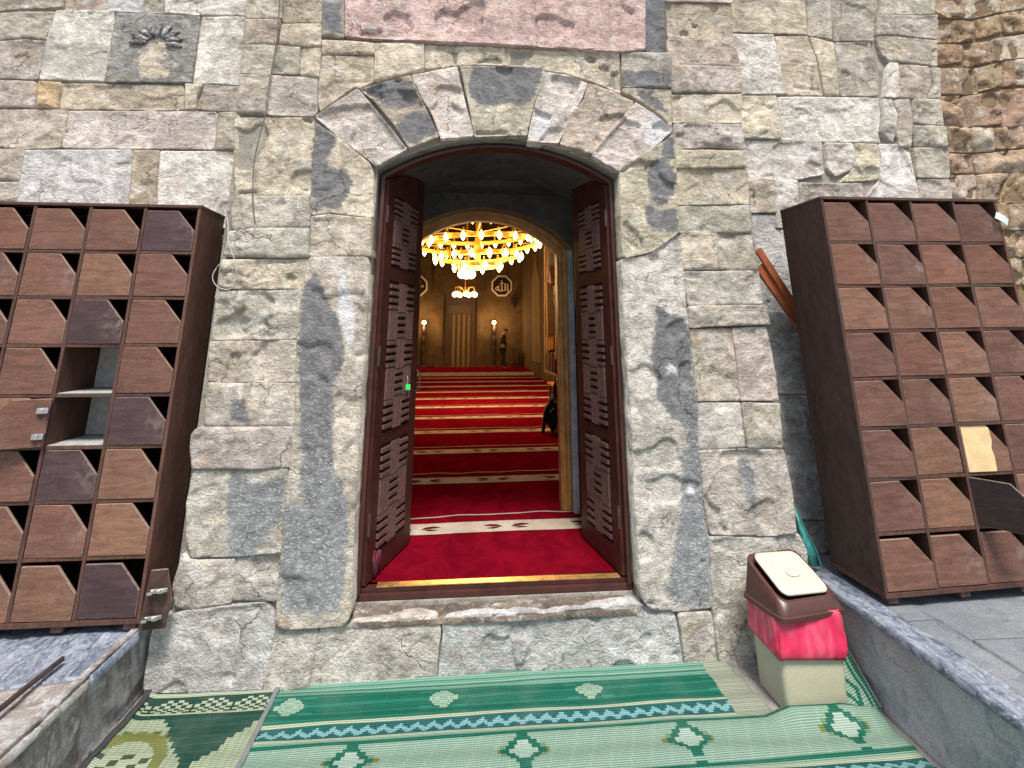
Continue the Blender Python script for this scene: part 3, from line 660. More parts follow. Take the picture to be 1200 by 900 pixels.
# ------------------------------------------------------------------ wall right of the portal
RW = .30
rwall = thing('side_wall', 'whitish pitted stone wall between the portal and the brown wall', 'wall', (1.9, RW, 0))
box('mortar_bed', (1.83, RW+.03, -.1), (3.56, .9, 6.2), 'mortar', rwall)
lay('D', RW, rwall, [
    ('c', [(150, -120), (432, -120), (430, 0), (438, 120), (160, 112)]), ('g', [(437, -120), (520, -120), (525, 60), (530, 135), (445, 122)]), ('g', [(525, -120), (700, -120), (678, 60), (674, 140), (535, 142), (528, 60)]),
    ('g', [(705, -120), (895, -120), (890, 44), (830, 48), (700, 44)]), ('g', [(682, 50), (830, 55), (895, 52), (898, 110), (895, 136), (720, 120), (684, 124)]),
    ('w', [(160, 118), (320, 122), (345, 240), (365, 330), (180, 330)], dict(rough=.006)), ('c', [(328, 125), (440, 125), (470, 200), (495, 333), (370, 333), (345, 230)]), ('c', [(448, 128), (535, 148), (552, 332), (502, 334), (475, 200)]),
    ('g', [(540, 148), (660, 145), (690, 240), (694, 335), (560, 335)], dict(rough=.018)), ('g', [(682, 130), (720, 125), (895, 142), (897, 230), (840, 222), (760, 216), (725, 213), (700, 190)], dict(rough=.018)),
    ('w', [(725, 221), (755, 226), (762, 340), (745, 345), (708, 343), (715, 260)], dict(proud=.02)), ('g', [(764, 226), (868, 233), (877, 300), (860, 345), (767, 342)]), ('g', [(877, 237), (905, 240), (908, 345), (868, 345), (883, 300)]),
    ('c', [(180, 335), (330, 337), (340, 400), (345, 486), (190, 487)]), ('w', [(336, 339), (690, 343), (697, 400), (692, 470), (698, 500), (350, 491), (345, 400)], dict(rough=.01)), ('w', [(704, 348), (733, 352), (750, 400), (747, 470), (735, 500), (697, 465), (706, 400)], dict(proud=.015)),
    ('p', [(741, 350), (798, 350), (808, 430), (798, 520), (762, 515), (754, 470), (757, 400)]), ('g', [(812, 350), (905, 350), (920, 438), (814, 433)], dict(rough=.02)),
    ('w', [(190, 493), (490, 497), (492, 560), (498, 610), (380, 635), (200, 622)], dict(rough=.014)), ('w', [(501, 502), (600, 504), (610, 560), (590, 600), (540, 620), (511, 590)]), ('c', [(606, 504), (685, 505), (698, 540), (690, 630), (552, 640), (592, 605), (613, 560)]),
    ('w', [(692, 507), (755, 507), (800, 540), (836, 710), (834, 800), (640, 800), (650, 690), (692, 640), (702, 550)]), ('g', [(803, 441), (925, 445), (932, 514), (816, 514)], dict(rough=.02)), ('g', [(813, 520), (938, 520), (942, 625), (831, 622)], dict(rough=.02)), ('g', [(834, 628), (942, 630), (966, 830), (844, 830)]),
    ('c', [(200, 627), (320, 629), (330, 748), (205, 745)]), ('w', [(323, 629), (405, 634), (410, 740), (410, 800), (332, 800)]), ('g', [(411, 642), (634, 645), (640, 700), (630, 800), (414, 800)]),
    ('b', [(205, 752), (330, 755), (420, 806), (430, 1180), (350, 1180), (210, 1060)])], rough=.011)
lay('P', RW, rwall, [('b', [(880, 365), (895, 363), (930, 366), (990, 370), (990, 462), (900, 462), (890, 400)]), ('b', [(896, 464), (985, 464), (990, 608), (915, 610), (900, 560)]), ('g', [(905, 612), (1000, 612), (1000, 720), (920, 720)])], rough=.014)
adopt(rwall)

# ------------------------------------------------------------------ brown wall further right
BW = 1.05
bwall = thing('side_wall', 'rough brown sandstone wall at the far right edge of the view', 'wall', (4.5, BW, 0))
box('mortar_bed', (3.563, BW+.04, -.1), (9., BW+.9, 6.6), 'brownbed', bwall)
br = [[(150, -120), (345, -120), (345, 70), (265, 75), (160, 20)], [(350, -120), (500, -120), (500, 45), (400, 70), (345, 75)], [(505, -120), (700, -120), (700, 15), (505, 50)],
    [(150, 85), (290, 85), (290, 180), (150, 185)], [(295, 85), (385, 95), (390, 170), (295, 185)], [(395, 85), (495, 60), (512, 135), (400, 165)], [(500, 58), (700, 20), (700, 125), (525, 140)],
    [(150, 190), (330, 192), (340, 265), (150, 292)], [(335, 190), (460, 180), (470, 265), (350, 290)], [(470, 170), (700, 130), (700, 240), (480, 262)],
    [(150, 298), (385, 300), (400, 410), (150, 412)], [(390, 300), (508, 270), (510, 370), (405, 400)], [(515, 268), (560, 262), (570, 370), (515, 380)], [(570, 260), (700, 247), (700, 365), (575, 370)],
    [(160, 420), (330, 420), (330, 555), (170, 555)], [(335, 420), (500, 400), (510, 540), (340, 555)], [(505, 392), (700, 375), (700, 540), (515, 558)],
    [(170, 560), (365, 560), (380, 665), (180, 670)], [(370, 560), (470, 560), (475, 660), (385, 665)], [(478, 560), (530, 560), (530, 650), (480, 655)], [(535, 555), (700, 545), (700, 640), (535, 648)],
    [(180, 675), (380, 675), (385, 760), (190, 760)], [(388, 675), (600, 655), (700, 650), (700, 745), (395, 760)],
    [(190, 768), (395, 768), (400, 870), (200, 870)], [(402, 766), (540, 757), (495, 830), (500, 880), (405, 880)], [(545, 757), (700, 750), (700, 890), (506, 890)]]
for x0 in (705, 905, 1105):
    for y0, y1 in ((-120, 60), (66, 180), (186, 300), (306, 420), (426, 560), (566, 700), (706, 890)): br.append([(x0+random.uniform(0, 8), y0), (x0+190, y0-8), (x0+194, y1-8), (x0+4, y1)])
for r0 in range(3):
    for q0 in range(4): br.append([(200+q0*170+r0*30, 895+r0*120), (364+q0*170+r0*30, 893+r0*120), (366+q0*170+r0*30, 1008+r0*120), (204+q0*170+r0*30, 1010+r0*120)])
lay('L', BW, bwall, [(random.choice('nnqqt'), p) for p in br], rough=.04, bulge=.035, edge=.05, thick=.1, tilt=3., cell=.022, amp=.012, cut=.02)
def br_world(x0, x1, z0, z1):                       # plain courses carrying the wall on beyond the surveyed stones
    z = z0
    while z < z1-.05:
        hh = min(random.uniform(.20, .30), z1-z); x = x0
        while x < x1-.05:
            ww = min(random.uniform(.28, .5), x1-x)
            c_ = np.array(TONE[random.choice('nnqqt')])*random.uniform(.9, 1.1)
            stone('stone', [(x+.006, z+.006), (x+ww-.006, z+.006), (x+ww-.006, z+hh-.006), (x+.006, z+hh-.006)], face_wall(BW), bwall, tuple(c_), rough=.04, bulge=.035, edge=.05, thick=.1, tilt=3., cell=.035, amp=.012, cut=.02)
            x += ww
        z += hh
_b = max(onY(1040+1300/3.75, 200, BW).x, 0); br_world(_b+.02, 8.6, .0, 5.6)
_zb = min(onY(1100, 384, BW).z, onY(1300, 384, BW).z); br_world(3.58, _b, .0, _zb-.06)
adopt(bwall)

# ------------------------------------------------------------------ ledges either side of the steps
LX, LZ = -1.49, .33
lled = thing('stone_ledge', 'low streaked stone ledge carrying the left shoe locker', 'ledge', (-2.6, -.6, 0))
box('ledge_core', (-6, -3.4, -.1), (LX-.05, LW+.02, LZ-.04), 'mortar', lled)
for pl in ([(-.58, .0), (.06, .0), (.06, LZ), (-.58, LZ)], [(-1.35, .0), (-.59, .0), (-.59, LZ), (-1.35, LZ)], [(-3.3, .0), (-1.36, .0), (-1.36, LZ), (-3.3, LZ)]):
    stone('riser_stone', pl, face_px(LX-.01), lled, (.4, .4, .4), mat='streak', rough=.014, cut=.012, thick=.04)
for pl, m in (([(-1.96, -.47), (-1.50, -.40), (-1.50, .05), (-2.0, .2)], 'marble'), ([(-3.9, -.5), (-1.97, -.48), (-2.01, .21), (-3.9, .21)], 'marble'),
    ([(-2.3, -1.45), (-1.50, -1.45), (-1.50, -.41), (-1.97, -.485), (-2.3, -.49)], 'streak'), ([(-3.9, -1.5), (-2.31, -1.46), (-2.31, -.5), (-3.9, -.51)], 'slab'), ([(-3.9, -3.3), (-1.5, -3.3), (-1.5, -1.46), (-3.9, -1.51)], 'streak')):
    stone('paving_stone', pl, face_up(LZ-.004), lled, (.4, .4, .4), mat=m, rough=.008, cut=.015, thick=.04, cell=.022)
adopt(lled)
RX, RZ = 1.935, .40
rled = thing('stone_ledge', 'raised ledge with blue veined marble coping under the right shoe locker', 'ledge', (2.8, -.6, 0))
box('ledge_core', (RX+.03, -3.4, -.1), (6, RW+.02, RZ-.05), 'cement', rled)
for y0, y1 in ((-1.02, .3), (-3.3, -1.024)):
    stone('riser_stone', [(y0, 0), (y1, 0), (y1, RZ-.03), (y0, RZ-.03)], face_nx(RX), rled, (.4, .4, .4), mat='cement', rough=.006, cut=.006, thick=.05, amp=.002)
for y0, y1 in ((-.93, .30), (-2.1, -.934), (-3.3, -2.104)):
    stone('coping_stone', [(RX-.012, y0), (RX+.125, y0), (RX+.125, y1), (RX-.012, y1)], face_up(RZ), rled, (.4, .4, .4), mat='marble', rough=.003, cut=.006, thick=.035, amp=.002, bulge=.006)
for pl in ([(2.065, -.45), (2.215, -.45), (2.215, .3), (2.065, .3)], [(2.065, -1.4), (2.215, -1.4), (2.215, -.455), (2.065, -.455)], [(2.065, -3.3), (2.215, -3.3), (2.215, -1.405), (2.065, -1.405)],
    [(2.225, -.62), (3.1, -.62), (3.1, .3), (2.225, .3)], [(3.106, -.62), (4.4, -.62), (4.4, 1.), (3.106, 1.)], [(2.225, -1.7), (2.9, -1.7), (2.9, -.626), (2.225, -.626)], [(2.906, -1.7), (4.4, -1.7), (4.4, -.626), (2.906, -.626)], [(2.225, -3.3), (4.4, -3.3), (4.4, -1.706), (2.225, -1.706)]):
    stone('paving_stone', pl, face_up(RZ-.012), rled, (.4, .4, .4), mat='slab', rough=.004, cut=.008, thick=.03, cell=.03, amp=.003, bulge=.004)
adopt(rled)

# ------------------------------------------------------------------ door
dframe = thing('door_frame', 'dark red arched timber frame inside the stone doorway', 'door frame', (XC, .1, .35))
arch_trim('frame_rail', DX0+.003, DX1-.003, SPR-.004, CROWN-.004, .028, .355, .10, .17, 'door', dframe)
arch_trim('frame_bead', DX0+.012, DX1-.012, SPR-.01, CROWN-.010, .018, .357, .085, .0985, 'door', dframe)
adopt(dframe)
def leaf_mesh_top(u, W, z0=2.63, z1=2.79): t = u/W; return z0+(z1-z0)*math.sin(t*math.pi/2)
def make_leaf(label, hx, hy, fx, fy, mirror):
    W = math.hypot(fx-hx, fy-hy); ang = math.atan2(fy-hy, fx-hx)
    t = thing('door_leaf', label, 'door', (hx, hy, 0), (0, 0, ang))
    # local: u from hinge to free edge along +X; visible face at local y = s*0.024
    s = -1 if mirror == 'L' else 1
    zb = .385; n = 12; th = .042
    def leafpoly(u0, u1, za, zc=None):
        pts = [(u0, za), (u1, za)]
        if zc is not None: return pts+[(u1, zc), (u0, zc)]
        return pts+[(u1+(u0-u1)*i/n, leaf_mesh_top(u1+(u0-u1)*i/n, W)) for i in range(n+1)]
    st = .10
    bm = bmesh.new(); prism(bm, leafpoly(0, st, zb), -th/2, th/2); bmobj('stile', bm, 'door', t)
    bm = bmesh.new(); prism(bm, leafpoly(W-st*.9, W, zb), -th/2, th/2); bmobj('stile', bm, 'door', t)
    panels = [(.50, 1.055), (1.115, 2.005), (2.09, 2.555)]
    rails = [(zb, .50), (1.055, 1.115), (2.005, 2.09)]
    for a, b in rails:
        bm = bmesh.new(); prism(bm, leafpoly(st+.001, W-st*.9-.001, a, b), -th/2+.001, th/2-.001); bmobj('rail', bm, 'door', t)
    bm = bmesh.new(); prism(bm, leafpoly(st+.001, W-st*.9-.001, 2.555), -th/2+.001, th/2-.001); bmobj('rail', bm, 'door', t)
    u0, u1 = st+.001, W-st*.9-.001
    for pi, (a, b) in enumerate(panels):
        box('door_panel', (u0, -.010, a+.001), (u1, .010, b-.001), 'dark_door', t)
        bm = bmesh.new(); m = .012; cw = (u1-u0-2*m)/3; nr = {0: 3, 1: 5, 2: 3}[pi]; rh = (b-a-2*m)/nr
        ya, yb = (s*.0101, s*.028); ya, yb = min(ya, yb), max(ya, yb)
        for r_ in range(nr):
            for c_ in range(3):
                X0 = u0+m+c_*cw; Z0 = a+m+r_*rh; horiz = (r_ % 2 == 0) != (c_ == 1)
                ns = 4
                for q in range(ns):
                    if horiz: h = rh/ns; bx(bm, (X0+.003, ya, Z0+q*h+h*.22), (X0+cw-.003, yb, Z0+(q+1)*h-h*.22), .003)
                    else: h = cw/ns; bx(bm, (X0+q*h+h*.25, ya, Z0-.004), (X0+(q+1)*h-h*.25, yb-s*.0 if True else yb, Z0+rh+.004), .002)
        o = bmobj('lattice_panel', bm, 'lattice', t); o['kind'] = 'stuff'
    # meeting bead at the free edge, hinges
    bm = bmesh.new(); bx(bm, (W+.0005, -.018, zb+.01), (W+.022, .018, leaf_mesh_top(W, W)-.03), .004); bmobj('meeting_bead', bm, 'door', t)
    for z in (.62, 1.5, 2.35):
        bm = bmesh.new(); tube(bm, [(-.008, s*.028, z), (-.008, s*.028, z+.11)], .008); bmobj('hinge', bm, 'rust', t)
    return t, W, s
la, LWd, ls = make_leaf('left carved door leaf opened inward with a green tag on its edge', DX0+.030, .12, -.355, .69, 'L')
rb, RWd, rs_ = make_leaf('right carved door leaf opened inward beside the golden inner frame', DX1-.030, .12, .815, .68, 'R')
# handle and green tag on the left leaf
bm = bmesh.new(); tube(bm, [(LWd-.02, ls*.03, 1.30), (LWd-.02, ls*.055, 1.32), (LWd-.02, ls*.055, 1.42), (LWd-.02, ls*.03, 1.44)], .006); bmobj('handle', bm, 'rust', la)
tg = onY(477.5, 452, .55)
tt = thing('tag', 'bright green plastic tag hanging on the left door leaf', 'tag', tuple(tg))
box('tag_plate', (-.016, -.045, -.022), (.024, -.040, .012), 'green', tt, .003)
bm = bmesh.new(); tube(bm, [(0, -.043, .012), (.006, -.043, .04), (.0, -.04, .065)], .0022, 6); bmobj('string', bm, 'cable', tt)
# ------------------------------------------------------------------ vestibule
vest = thing('vestibule', 'dark plastered lobby between the outer doors and the prayer hall', 'lobby', (XC, .95, 0))
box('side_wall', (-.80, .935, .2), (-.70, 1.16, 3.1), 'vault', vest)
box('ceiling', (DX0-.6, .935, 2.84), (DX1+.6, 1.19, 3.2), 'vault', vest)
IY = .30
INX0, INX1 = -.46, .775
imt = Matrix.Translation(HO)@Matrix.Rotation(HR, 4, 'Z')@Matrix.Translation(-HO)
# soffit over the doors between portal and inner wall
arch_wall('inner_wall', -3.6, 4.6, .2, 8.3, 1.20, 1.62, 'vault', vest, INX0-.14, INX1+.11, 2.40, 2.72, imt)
for q, (ua, ub) in enumerate(((INX0-.139, INX0-.101), (INX1+.064, INX1+.109))):
    bm = bmesh.new(); bx(bm, (ua, 1.13, .36), (ub, 1.199, 2.36), .006); bmesh.ops.transform(bm, matrix=imt, verts=bm.verts[:]); bmobj('stone_reveal', bm, 'reveal', vest)
gf = thing('door_frame', 'golden wooden arched frame of the inner doorway', 'door frame', (XC, 1.2, .37))
arch_trim('frame_rail', INX0-.10, INX1+.062, 2.38, 2.685, .075, .372, 1.21, 1.30, 'gold_wood', gf, imt)
arch_trim('frame_bead', INX0-.055, INX1+.018, 2.35, 2.64, .022, .373, 1.185, 1.209, 'gold_wood', gf, imt)
adopt(gf); adopt(vest)

# ------------------------------------------------------------------ prayer hall
FZ = .37
hl = thing('prayer_hall', 'warm lit stone prayer hall behind the doorway', 'hall', (0, 0, 0))
def hbox(name, a, b, mat, parent, bev=0., col=None):
    bm = bmesh.new(); bx(bm, a, b, bev); mt = Matrix.Translation(HO)@Matrix.Rotation(HR, 4, 'Z'); bmesh.ops.transform(bm, matrix=mt, verts=bm.verts[:])
    return bmobj(name, bm, mat, parent, col=col)
farv = onF(545, 429.5, .47)[1]; HL_U0, HL_U1 = -3.2, 2.30
o = hbox('hall_floor', (-4.2, -.85, FZ-.3), (5.2, farv+.6, FZ-.006), 'vault', None); o['kind'] = 'structure'
hbox('far_wall', (-4.2, farv, FZ), (5.2, farv+.5, 8.2), 'hallwall', hl)
hbox('left_wall', (-3.7, .7, FZ), (HL_U0, farv-.002, 8.2), 'hallwall', hl)
hbox('right_wall', (3.9, .7, FZ), (4.3, farv-.002, 8.2), 'hallwall', hl)
hbox('right_pier', (HL_U1, 9.5, FZ), (3.898, farv-.003, 8.2), 'hallwall', hl)
hbox('ceiling', (-3.7, .65, 8.0), (4.3, farv+.4, 8.3), 'hallwall', hl)
hbox('dais', (-3.19, onF(570, 440.5, FZ)[1], FZ-.004), (HL_U1-.005, farv-.004, .468), 'dark_wood', hl)
# arched niche on the right pier
bm = bmesh.new()
v0, v1 = 11.2, 12.6; zt = 3.2
prism(bm, [(v0, .8), (v1, .8), (v1, zt), ((v0+v1)/2+.2, zt+.5), ((v0+v1)/2, zt+.85), ((v0+v1)/2-.2, zt+.5), (v0, zt)], HL_U1-.035, HL_U1-.002, 'x')
mt = Matrix.Translation(HO)@Matrix.Rotation(HR, 4, 'Z'); bmesh.ops.transform(bm, matrix=mt, verts=bm.verts[:]); bmobj('niche_panel', bm, 'curtain', hl)
# far wall fittings
def fu(x, y, dv=0.): return onV(x, y, farv-dv)
def fbox(name, x0, y0, x1, y1, d0, d1, mat, parent, bev=.0):
    a = fu(x0, y1, d1); b = fu(x1, y0, d1); return hbox(name, (a[0], farv-d1, a[1]), (b[0], farv-d0, b[1]), mat, parent, bev)
mih = thing('mihrab', 'tall stone prayer niche with an olive curtain in the far wall', 'prayer niche', (0, 0, 0))
fbox('pier', 509, 345, 520, 430.5, .002, .22, 'hallwall', mih); fbox('pier', 558, 345, 567, 430.5, .002, .22, 'hallwall', mih)
fbox('lintel', 508, 300, 568, 345, .002, .26, 'hallwall', mih)
fbox('niche_back', 520.5, 345.5, 557.5, 430.5, .002, .03, 'dark_wood', mih)
for i in range(5):
    x = 529+i*6; fbox('curtain_strip', x, 368, x+4.6, 430.3, .04, .09, 'curtain', mih, .01)
fbox('valance', 525, 358, 553, 367.5, .04, .12, 'dark_wood', mih); fbox('side_curtain', 553.5, 368, 557, 430, .04, .1, 'dark_wood', mih)
for x in (514, 562): fbox('pier_base', x-5.5, 415, x+5.5, 430.4, .225, .28, 'hallwall', mih)
def octo(px, py, txt, label):
    u, z = fu(px, py, .04); r = abs(fu(px+12.2, py, .04)[0]-u)
    t = thing('calligraphy_panel', label, 'wall panel', tuple(hall(u, farv-.03, z)), (R(90), 0, HR))
    def ring(rr): return [(rr*math.cos(R(22.5+45*i)), rr*math.sin(R(22.5+45*i))) for i in range(8)]
    bm = bmesh.new(); prism(bm, ring(r*1.06), -.025, .012, 'z'); bmobj('frame', bm, 'script', t)
    bm = bmesh.new(); prism(bm, ring(r*.90), .0125, .02, 'z'); bmobj('panel_face', bm, 'panelblue', t)
    cu = bpy.data.curves.new('script', 'FONT'); cu.body = txt; cu.size = r*1.15; cu.align_x = 'CENTER'; cu.align_y = 'CENTER'; cu.extrude = .004; cu.offset = .006
    tmp = bpy.data.objects.new('tmp', cu); C.objects.link(tmp); bpy.context.view_layer.update()
    me = bpy.data.meshes.new_from_object(tmp.evaluated_get(bpy.context.evaluated_depsgraph_get())); bpy.data.objects.remove(tmp)
    me.materials.clear(); me.materials.append(M['script'])
    if len(me.vertices):
        co = np.array([v.co[:] for v in me.vertices]); c0 = (co.min(0)+co.max(0))/2; sc = r*1.25/max((co.max(0)-co.min(0))[:2]); me.transform(Matrix.Scale(sc, 4)@Matrix.Translation((-c0[0], -c0[1], -c0[2])))
    so_ = bpy.data.objects.new('script', me); so_.location = (0, 0, .026); link(so_, t)
octo(588, 335, '\ufdf2', 'octagonal dark panel with white script right of the prayer niche')
octo(489, 335, '\ufeaa\ufee4\ufea4\ufee3', 'octagonal dark panel with white script left of the niche, half behind the door')
t = thing('loudspeaker', 'small black loudspeaker on the far wall under the right panel', 'loudspeaker', (0, 0, 0))
fbox('speaker_box', 599, 348, 604.5, 356, .0, .16, 'black', t, .01); fbox('bracket', 601.2, 356.2, 602.6, 361, .0, .08, 'rust', t)
t = thing('low_cabinet', 'small dark red cabinet by the far wall behind the standing person', 'cabinet', (0, 0, 0))
fbox('cabinet_body', 599.5, 407.5, 608, 426, .12, .5, 'dark_wood', t, .01); fbox('cabinet_door', 600.5, 410, 607, 425, .51, .525, 'dark_wood', t, .004)
t = thing('tall_clock', 'tall dark clock case at the left of the far wall', 'clock', (0, 0, 0))
fbox('clock_case', 478, 372, 489.5, 430, .1, .45, 'dark_wood', t, .02); fbox('clock_face', 483, 376, 488, 386, .451, .46, 'script', t, .004)
fbox('clock_hood', 477, 366, 490.5, 372, .1, .5, 'dark_wood', t, .02)
box_sh = thing('skirting_bench', 'low dark bench along the foot of the far wall', 'bench', (0, 0, 0))
fbox('bench_board', 567.6, 424, 610, 429.6, .02, .3, 'dark_wood', box_sh); fbox('bench_board', 481, 424, 508, 429.6, .02, .3, 'dark_wood', box_sh)
# candlestick lamps
def candle(px, label):
    u, z = onV(px, 378, farv-.35); u = float(u)
    t = thing('candlestick_lamp', label, 'floor lamp', tuple(hall(u, farv-.35, .47)), group='candlestick lamps beside the prayer niche')
    H = z-.47; bm = bmesh.new(); pr = [(.13, 0), (.13, .05)]
    k = 9
    for i in range(k*4):
        q = i/(k*4-1); pr.append((.038+.030*abs(math.sin(q*math.pi*4)), .05+q*(H-.16)))
    pr.append((.06, H-.09)); lathe(bm, pr, 12); bmobj('shaft', bm, 'rust', t, smooth=True)
    bm = bmesh.new(); bmesh.ops.create_uvsphere(bm, u_segments=14, v_segments=8, radius=.075); bmesh.ops.translate(bm, vec=(0, 0, H), verts=bm.verts[:]); bmobj('globe', bm, 'globe', t, smooth=True)
    l = bpy.data.lights.new('lamp_light', 'POINT'); l.energy = 38; l.color = (1, .58, .24); l.shadow_soft_size = .08
    lo = bpy.data.objects.new('lamp_light', l); lo.location = (0, -.14, H); link(lo, t)
candle(579, 'lit candlestick lamp beside the standing person'); candle(497, 'lit candlestick lamp left of the niche near the door leaf')
# person
def person():
    u, v = onF(588.5, 432.5, .47); v = min(v, farv-1.0); u = onV(589, 432, v)[0]
    top = onV(592, 384, v)[1]; Hh = top-.47
    t = thing('person', 'person standing in profile with bowed head in dark jacket and trousers', 'person', tuple(hall(u, v, .47)), (0, 0, HR))
    s = Hh/1.66
    def skin(name, V, Ed, Rr, mat, root=0):
        me = bpy.data.meshes.new(name); me.from_pydata([(x*s, y*s, z*s) for x, y, z in V], Ed, []); me.update()
        ob = bpy.data.objects.new(name, me); link(ob)
        md = ob.modifiers.new('Skin', 'SKIN'); md.use_smooth_shade = True
        for i, r_ in enumerate(Rr): me.skin_vertices[0].data[i].radius = (r_[0]*s, r_[1]*s) if isinstance(r_, tuple) else (r_*s, r_*s)
        me.skin_vertices[0].data[root].use_root = True
        ob.modifiers.new('Sub', 'SUBSURF').levels = 1
        bpy.context.view_layer.update(); dg = bpy.context.evaluated_depsgraph_get()
        m2 = bpy.data.meshes.new_from_object(ob.evaluated_get(dg)); bpy.data.objects.remove(ob)
        m2.materials.clear(); m2.materials.append(M[mat]); m2.polygons.foreach_set('use_smooth', [True]*len(m2.polygons))
        return link(bpy.data.objects.new(name, m2), t)
    # body (skin): legs, trunk, neck, head, arms
    V = [(0, 0, .88), (0, 0, 1.10), (.02, 0, 1.30), (.05, 0, 1.40), (.11, 0, 1.47), (.155, 0, 1.52), (.17, 0, 1.59),
         (-.01, .09, .82), (.02, .10, .48), (-.02, .10, .09), (.13, .10, .04), (.0, -.09, .82), (.03, -.10, .48), (.0, -.10, .09), (.15, -.10, .04),
         (.02, .18, 1.32), (.03, .21, 1.07), (.19, .13, .95), (.27, .06, .97), (.02, -.18, 1.32), (.03, -.21, 1.07), (.19, -.13, .95), (.27, -.04, .98), (.215, 0, 1.50)]
    Ed = [(0, 1), (1, 2), (2, 3), (3, 4), (4, 5), (5, 6), (0, 7), (7, 8), (8, 9), (9, 10), (0, 11), (11, 12), (12, 13), (13, 14), (2, 15), (15, 16), (16, 17), (17, 18), (2, 19), (19, 20), (20, 21), (21, 22), (5, 23)]
    Rr = [(.13, .11), (.13, .11), (.12, .15), .06, .055, .085, .075, .085, .06, .045, .03, .085, .06, .045, .03, .055, .045, .035, .03, .055, .045, .035, .03, .02]
    skin('body', V, Ed, Rr, 'skin')
    skin('jacket', [(0, 0, .80), (0, 0, 1.05), (.02, 0, 1.28), (.045, 0, 1.38), (.02, .18, 1.31), (.03, .215, 1.07), (.17, .14, .965), (.02, -.18, 1.31), (.03, -.215, 1.07), (.17, -.14, .965)],
         [(0, 1), (1, 2), (2, 3), (2, 4), (4, 5), (5, 6), (2, 7), (7, 8), (8, 9)], [(.165, .15), (.16, .14), (.145, .175), .085, .075, .063, .05, .075, .063, .05], 'jacket')
    skin('trousers', [(0, 0, .86), (-.01, .09, .78), (.02, .10, .48), (-.02, .10, .10), (.0, -.09, .78), (.03, -.10, .48), (.0, -.10, .10)], [(0, 1), (1, 2), (2, 3), (0, 4), (4, 5), (5, 6)], [(.14, .12), .10, .078, .066, .10, .078, .066], 'trousers')
    skin('hair', [(.12, 0, 1.50), (.13, 0, 1.57), (.165, 0, 1.625)], [(0, 1), (1, 2)], [.075, .092, .07], 'hair')
person()
# chandeliers
def bulbmesh():
    bm = bmesh.new(); lathe(bm, [(.004, -.075), (.020, -.055), (.034, -.025), (.036, 0), (.026, .028), (.014, .045), (.012, .06)], 10)
    me = bpy.data.meshes.new('bulb'); bmesh.ops.recalc_face_normals(bm, faces=bm.faces[:]); bm.to_mesh(me); bm.free(); me.materials.append(M['bulb']); me.polygons.foreach_set('use_smooth', [True]*len(me.polygons)); return me
BULB = bulbmesh()
def armmesh():
    bm = bmesh.new(); tube(bm, [(0, 0, .06), (0, 0, .11), (-.03, 0, .17), (-.08, 0, .17), (-.10, 0, .10), (-.10, 0, .0)], .006, 6)
    me = bpy.data.meshes.new('arm'); bm.to_mesh(me); bm.free(); me.materials.append(M['gilt']); return me
ARM = armmesh()
cv = 6.0; CS = .77
def chand():
    u, z = onV(564, 257, cv-1.7*CS); zt = z
    t = thing('chandelier', 'large gilded tiered ring chandelier full of lit bulbs', 'chandelier', tuple(hall(u, cv, zt)), (0, R(-2.5), HR)); t.scale = (CS, CS, CS)
    tiers = [(1.72, .02, 28), (1.50, -.30, 24), (1.0, -.62, 16), (.5, -.85, 7)]
    for Rr, dz, n in tiers:
        bm = bmesh.new(); rings = []
        for a, b in ((Rr, dz+.05), (Rr+.03, dz+.05), (Rr+.03, dz-.05), (Rr, dz-.05)):
            rings.append([bm.verts.new((a*math.cos(2*math.pi*j/64), a*math.sin(2*math.pi*j/64), b)) for j in range(64)])
        for q in range(4):
            for j in range(64): bm.faces.new((rings[q][j], rings[q][(j+1) % 64], rings[(q+1) % 4][(j+1) % 64], rings[(q+1) % 4][j]))
        bmobj('ring', bm, 'gilt', t)
        for i in range(n):
            a = 2*math.pi*(i+.5*(n % 3))/n
            b_ = bpy.data.objects.new('bulb', BULB); b_.location = ((Rr+.11)*math.cos(a), (Rr+.11)*math.sin(a), dz-.03); b_.rotation_euler = (0, 0, a); b_.scale = (1.55,)*3; link(b_, t)
            ar = bpy.data.objects.new('arm', ARM); ar.location = b_.location; ar.rotation_euler = (0, 0, a); ar.scale = (1.1, 1.1, 1.1); link(ar, t)
    for i in range(8):
        a = 2*math.pi*i/8; bm = bmesh.new(); tube(bm, [(1.72*math.cos(a), 1.72*math.sin(a), .02), (.05*math.cos(a), .05*math.sin(a), .02)], .016, 6); bmobj('spoke', bm, 'gilt', t)
        bm = bmesh.new(); tube(bm, [(1.5*math.cos(a), 1.5*math.sin(a), .02), (1.5*math.cos(a), 1.5*math.sin(a), -.3), (1.0*math.cos(a), 1.0*math.sin(a), -.3), (1.0*math.cos(a), 1.0*math.sin(a), -.62), (.5*math.cos(a), .5*math.sin(a), -.85)], .012, 6); bmobj('hanger', bm, 'gilt', t)
    bm = bmesh.new(); lathe(bm, [(.03, -.95), (.10, -.85), (.05, -.6), (.12, -.4), (.05, -.1), (.04, .1), (.02, (8-zt)/CS)], 12); bmobj('stem', bm, 'gilt', t, smooth=True)
    for q, (dx, dy, dz, e) in enumerate(((.0, .0, -.45, 330),)):
        l = bpy.data.lights.new('chandelier_light', 'POINT'); l.energy = e; l.color = (1, .60, .27); l.shadow_soft_size = .55
        lo = bpy.data.objects.new('chandelier_light', l); lo.location = (dx, dy, -1.2); link(lo, t)
    l = bpy.data.lights.new('chandelier_light', 'POINT'); l.energy = 30; l.color = (1, .60, .27); l.shadow_soft_size = .3
    lo = bpy.data.objects.new('chandelier_light', l); lo.location = (.3, .3, -.18); link(lo, t)
chand()
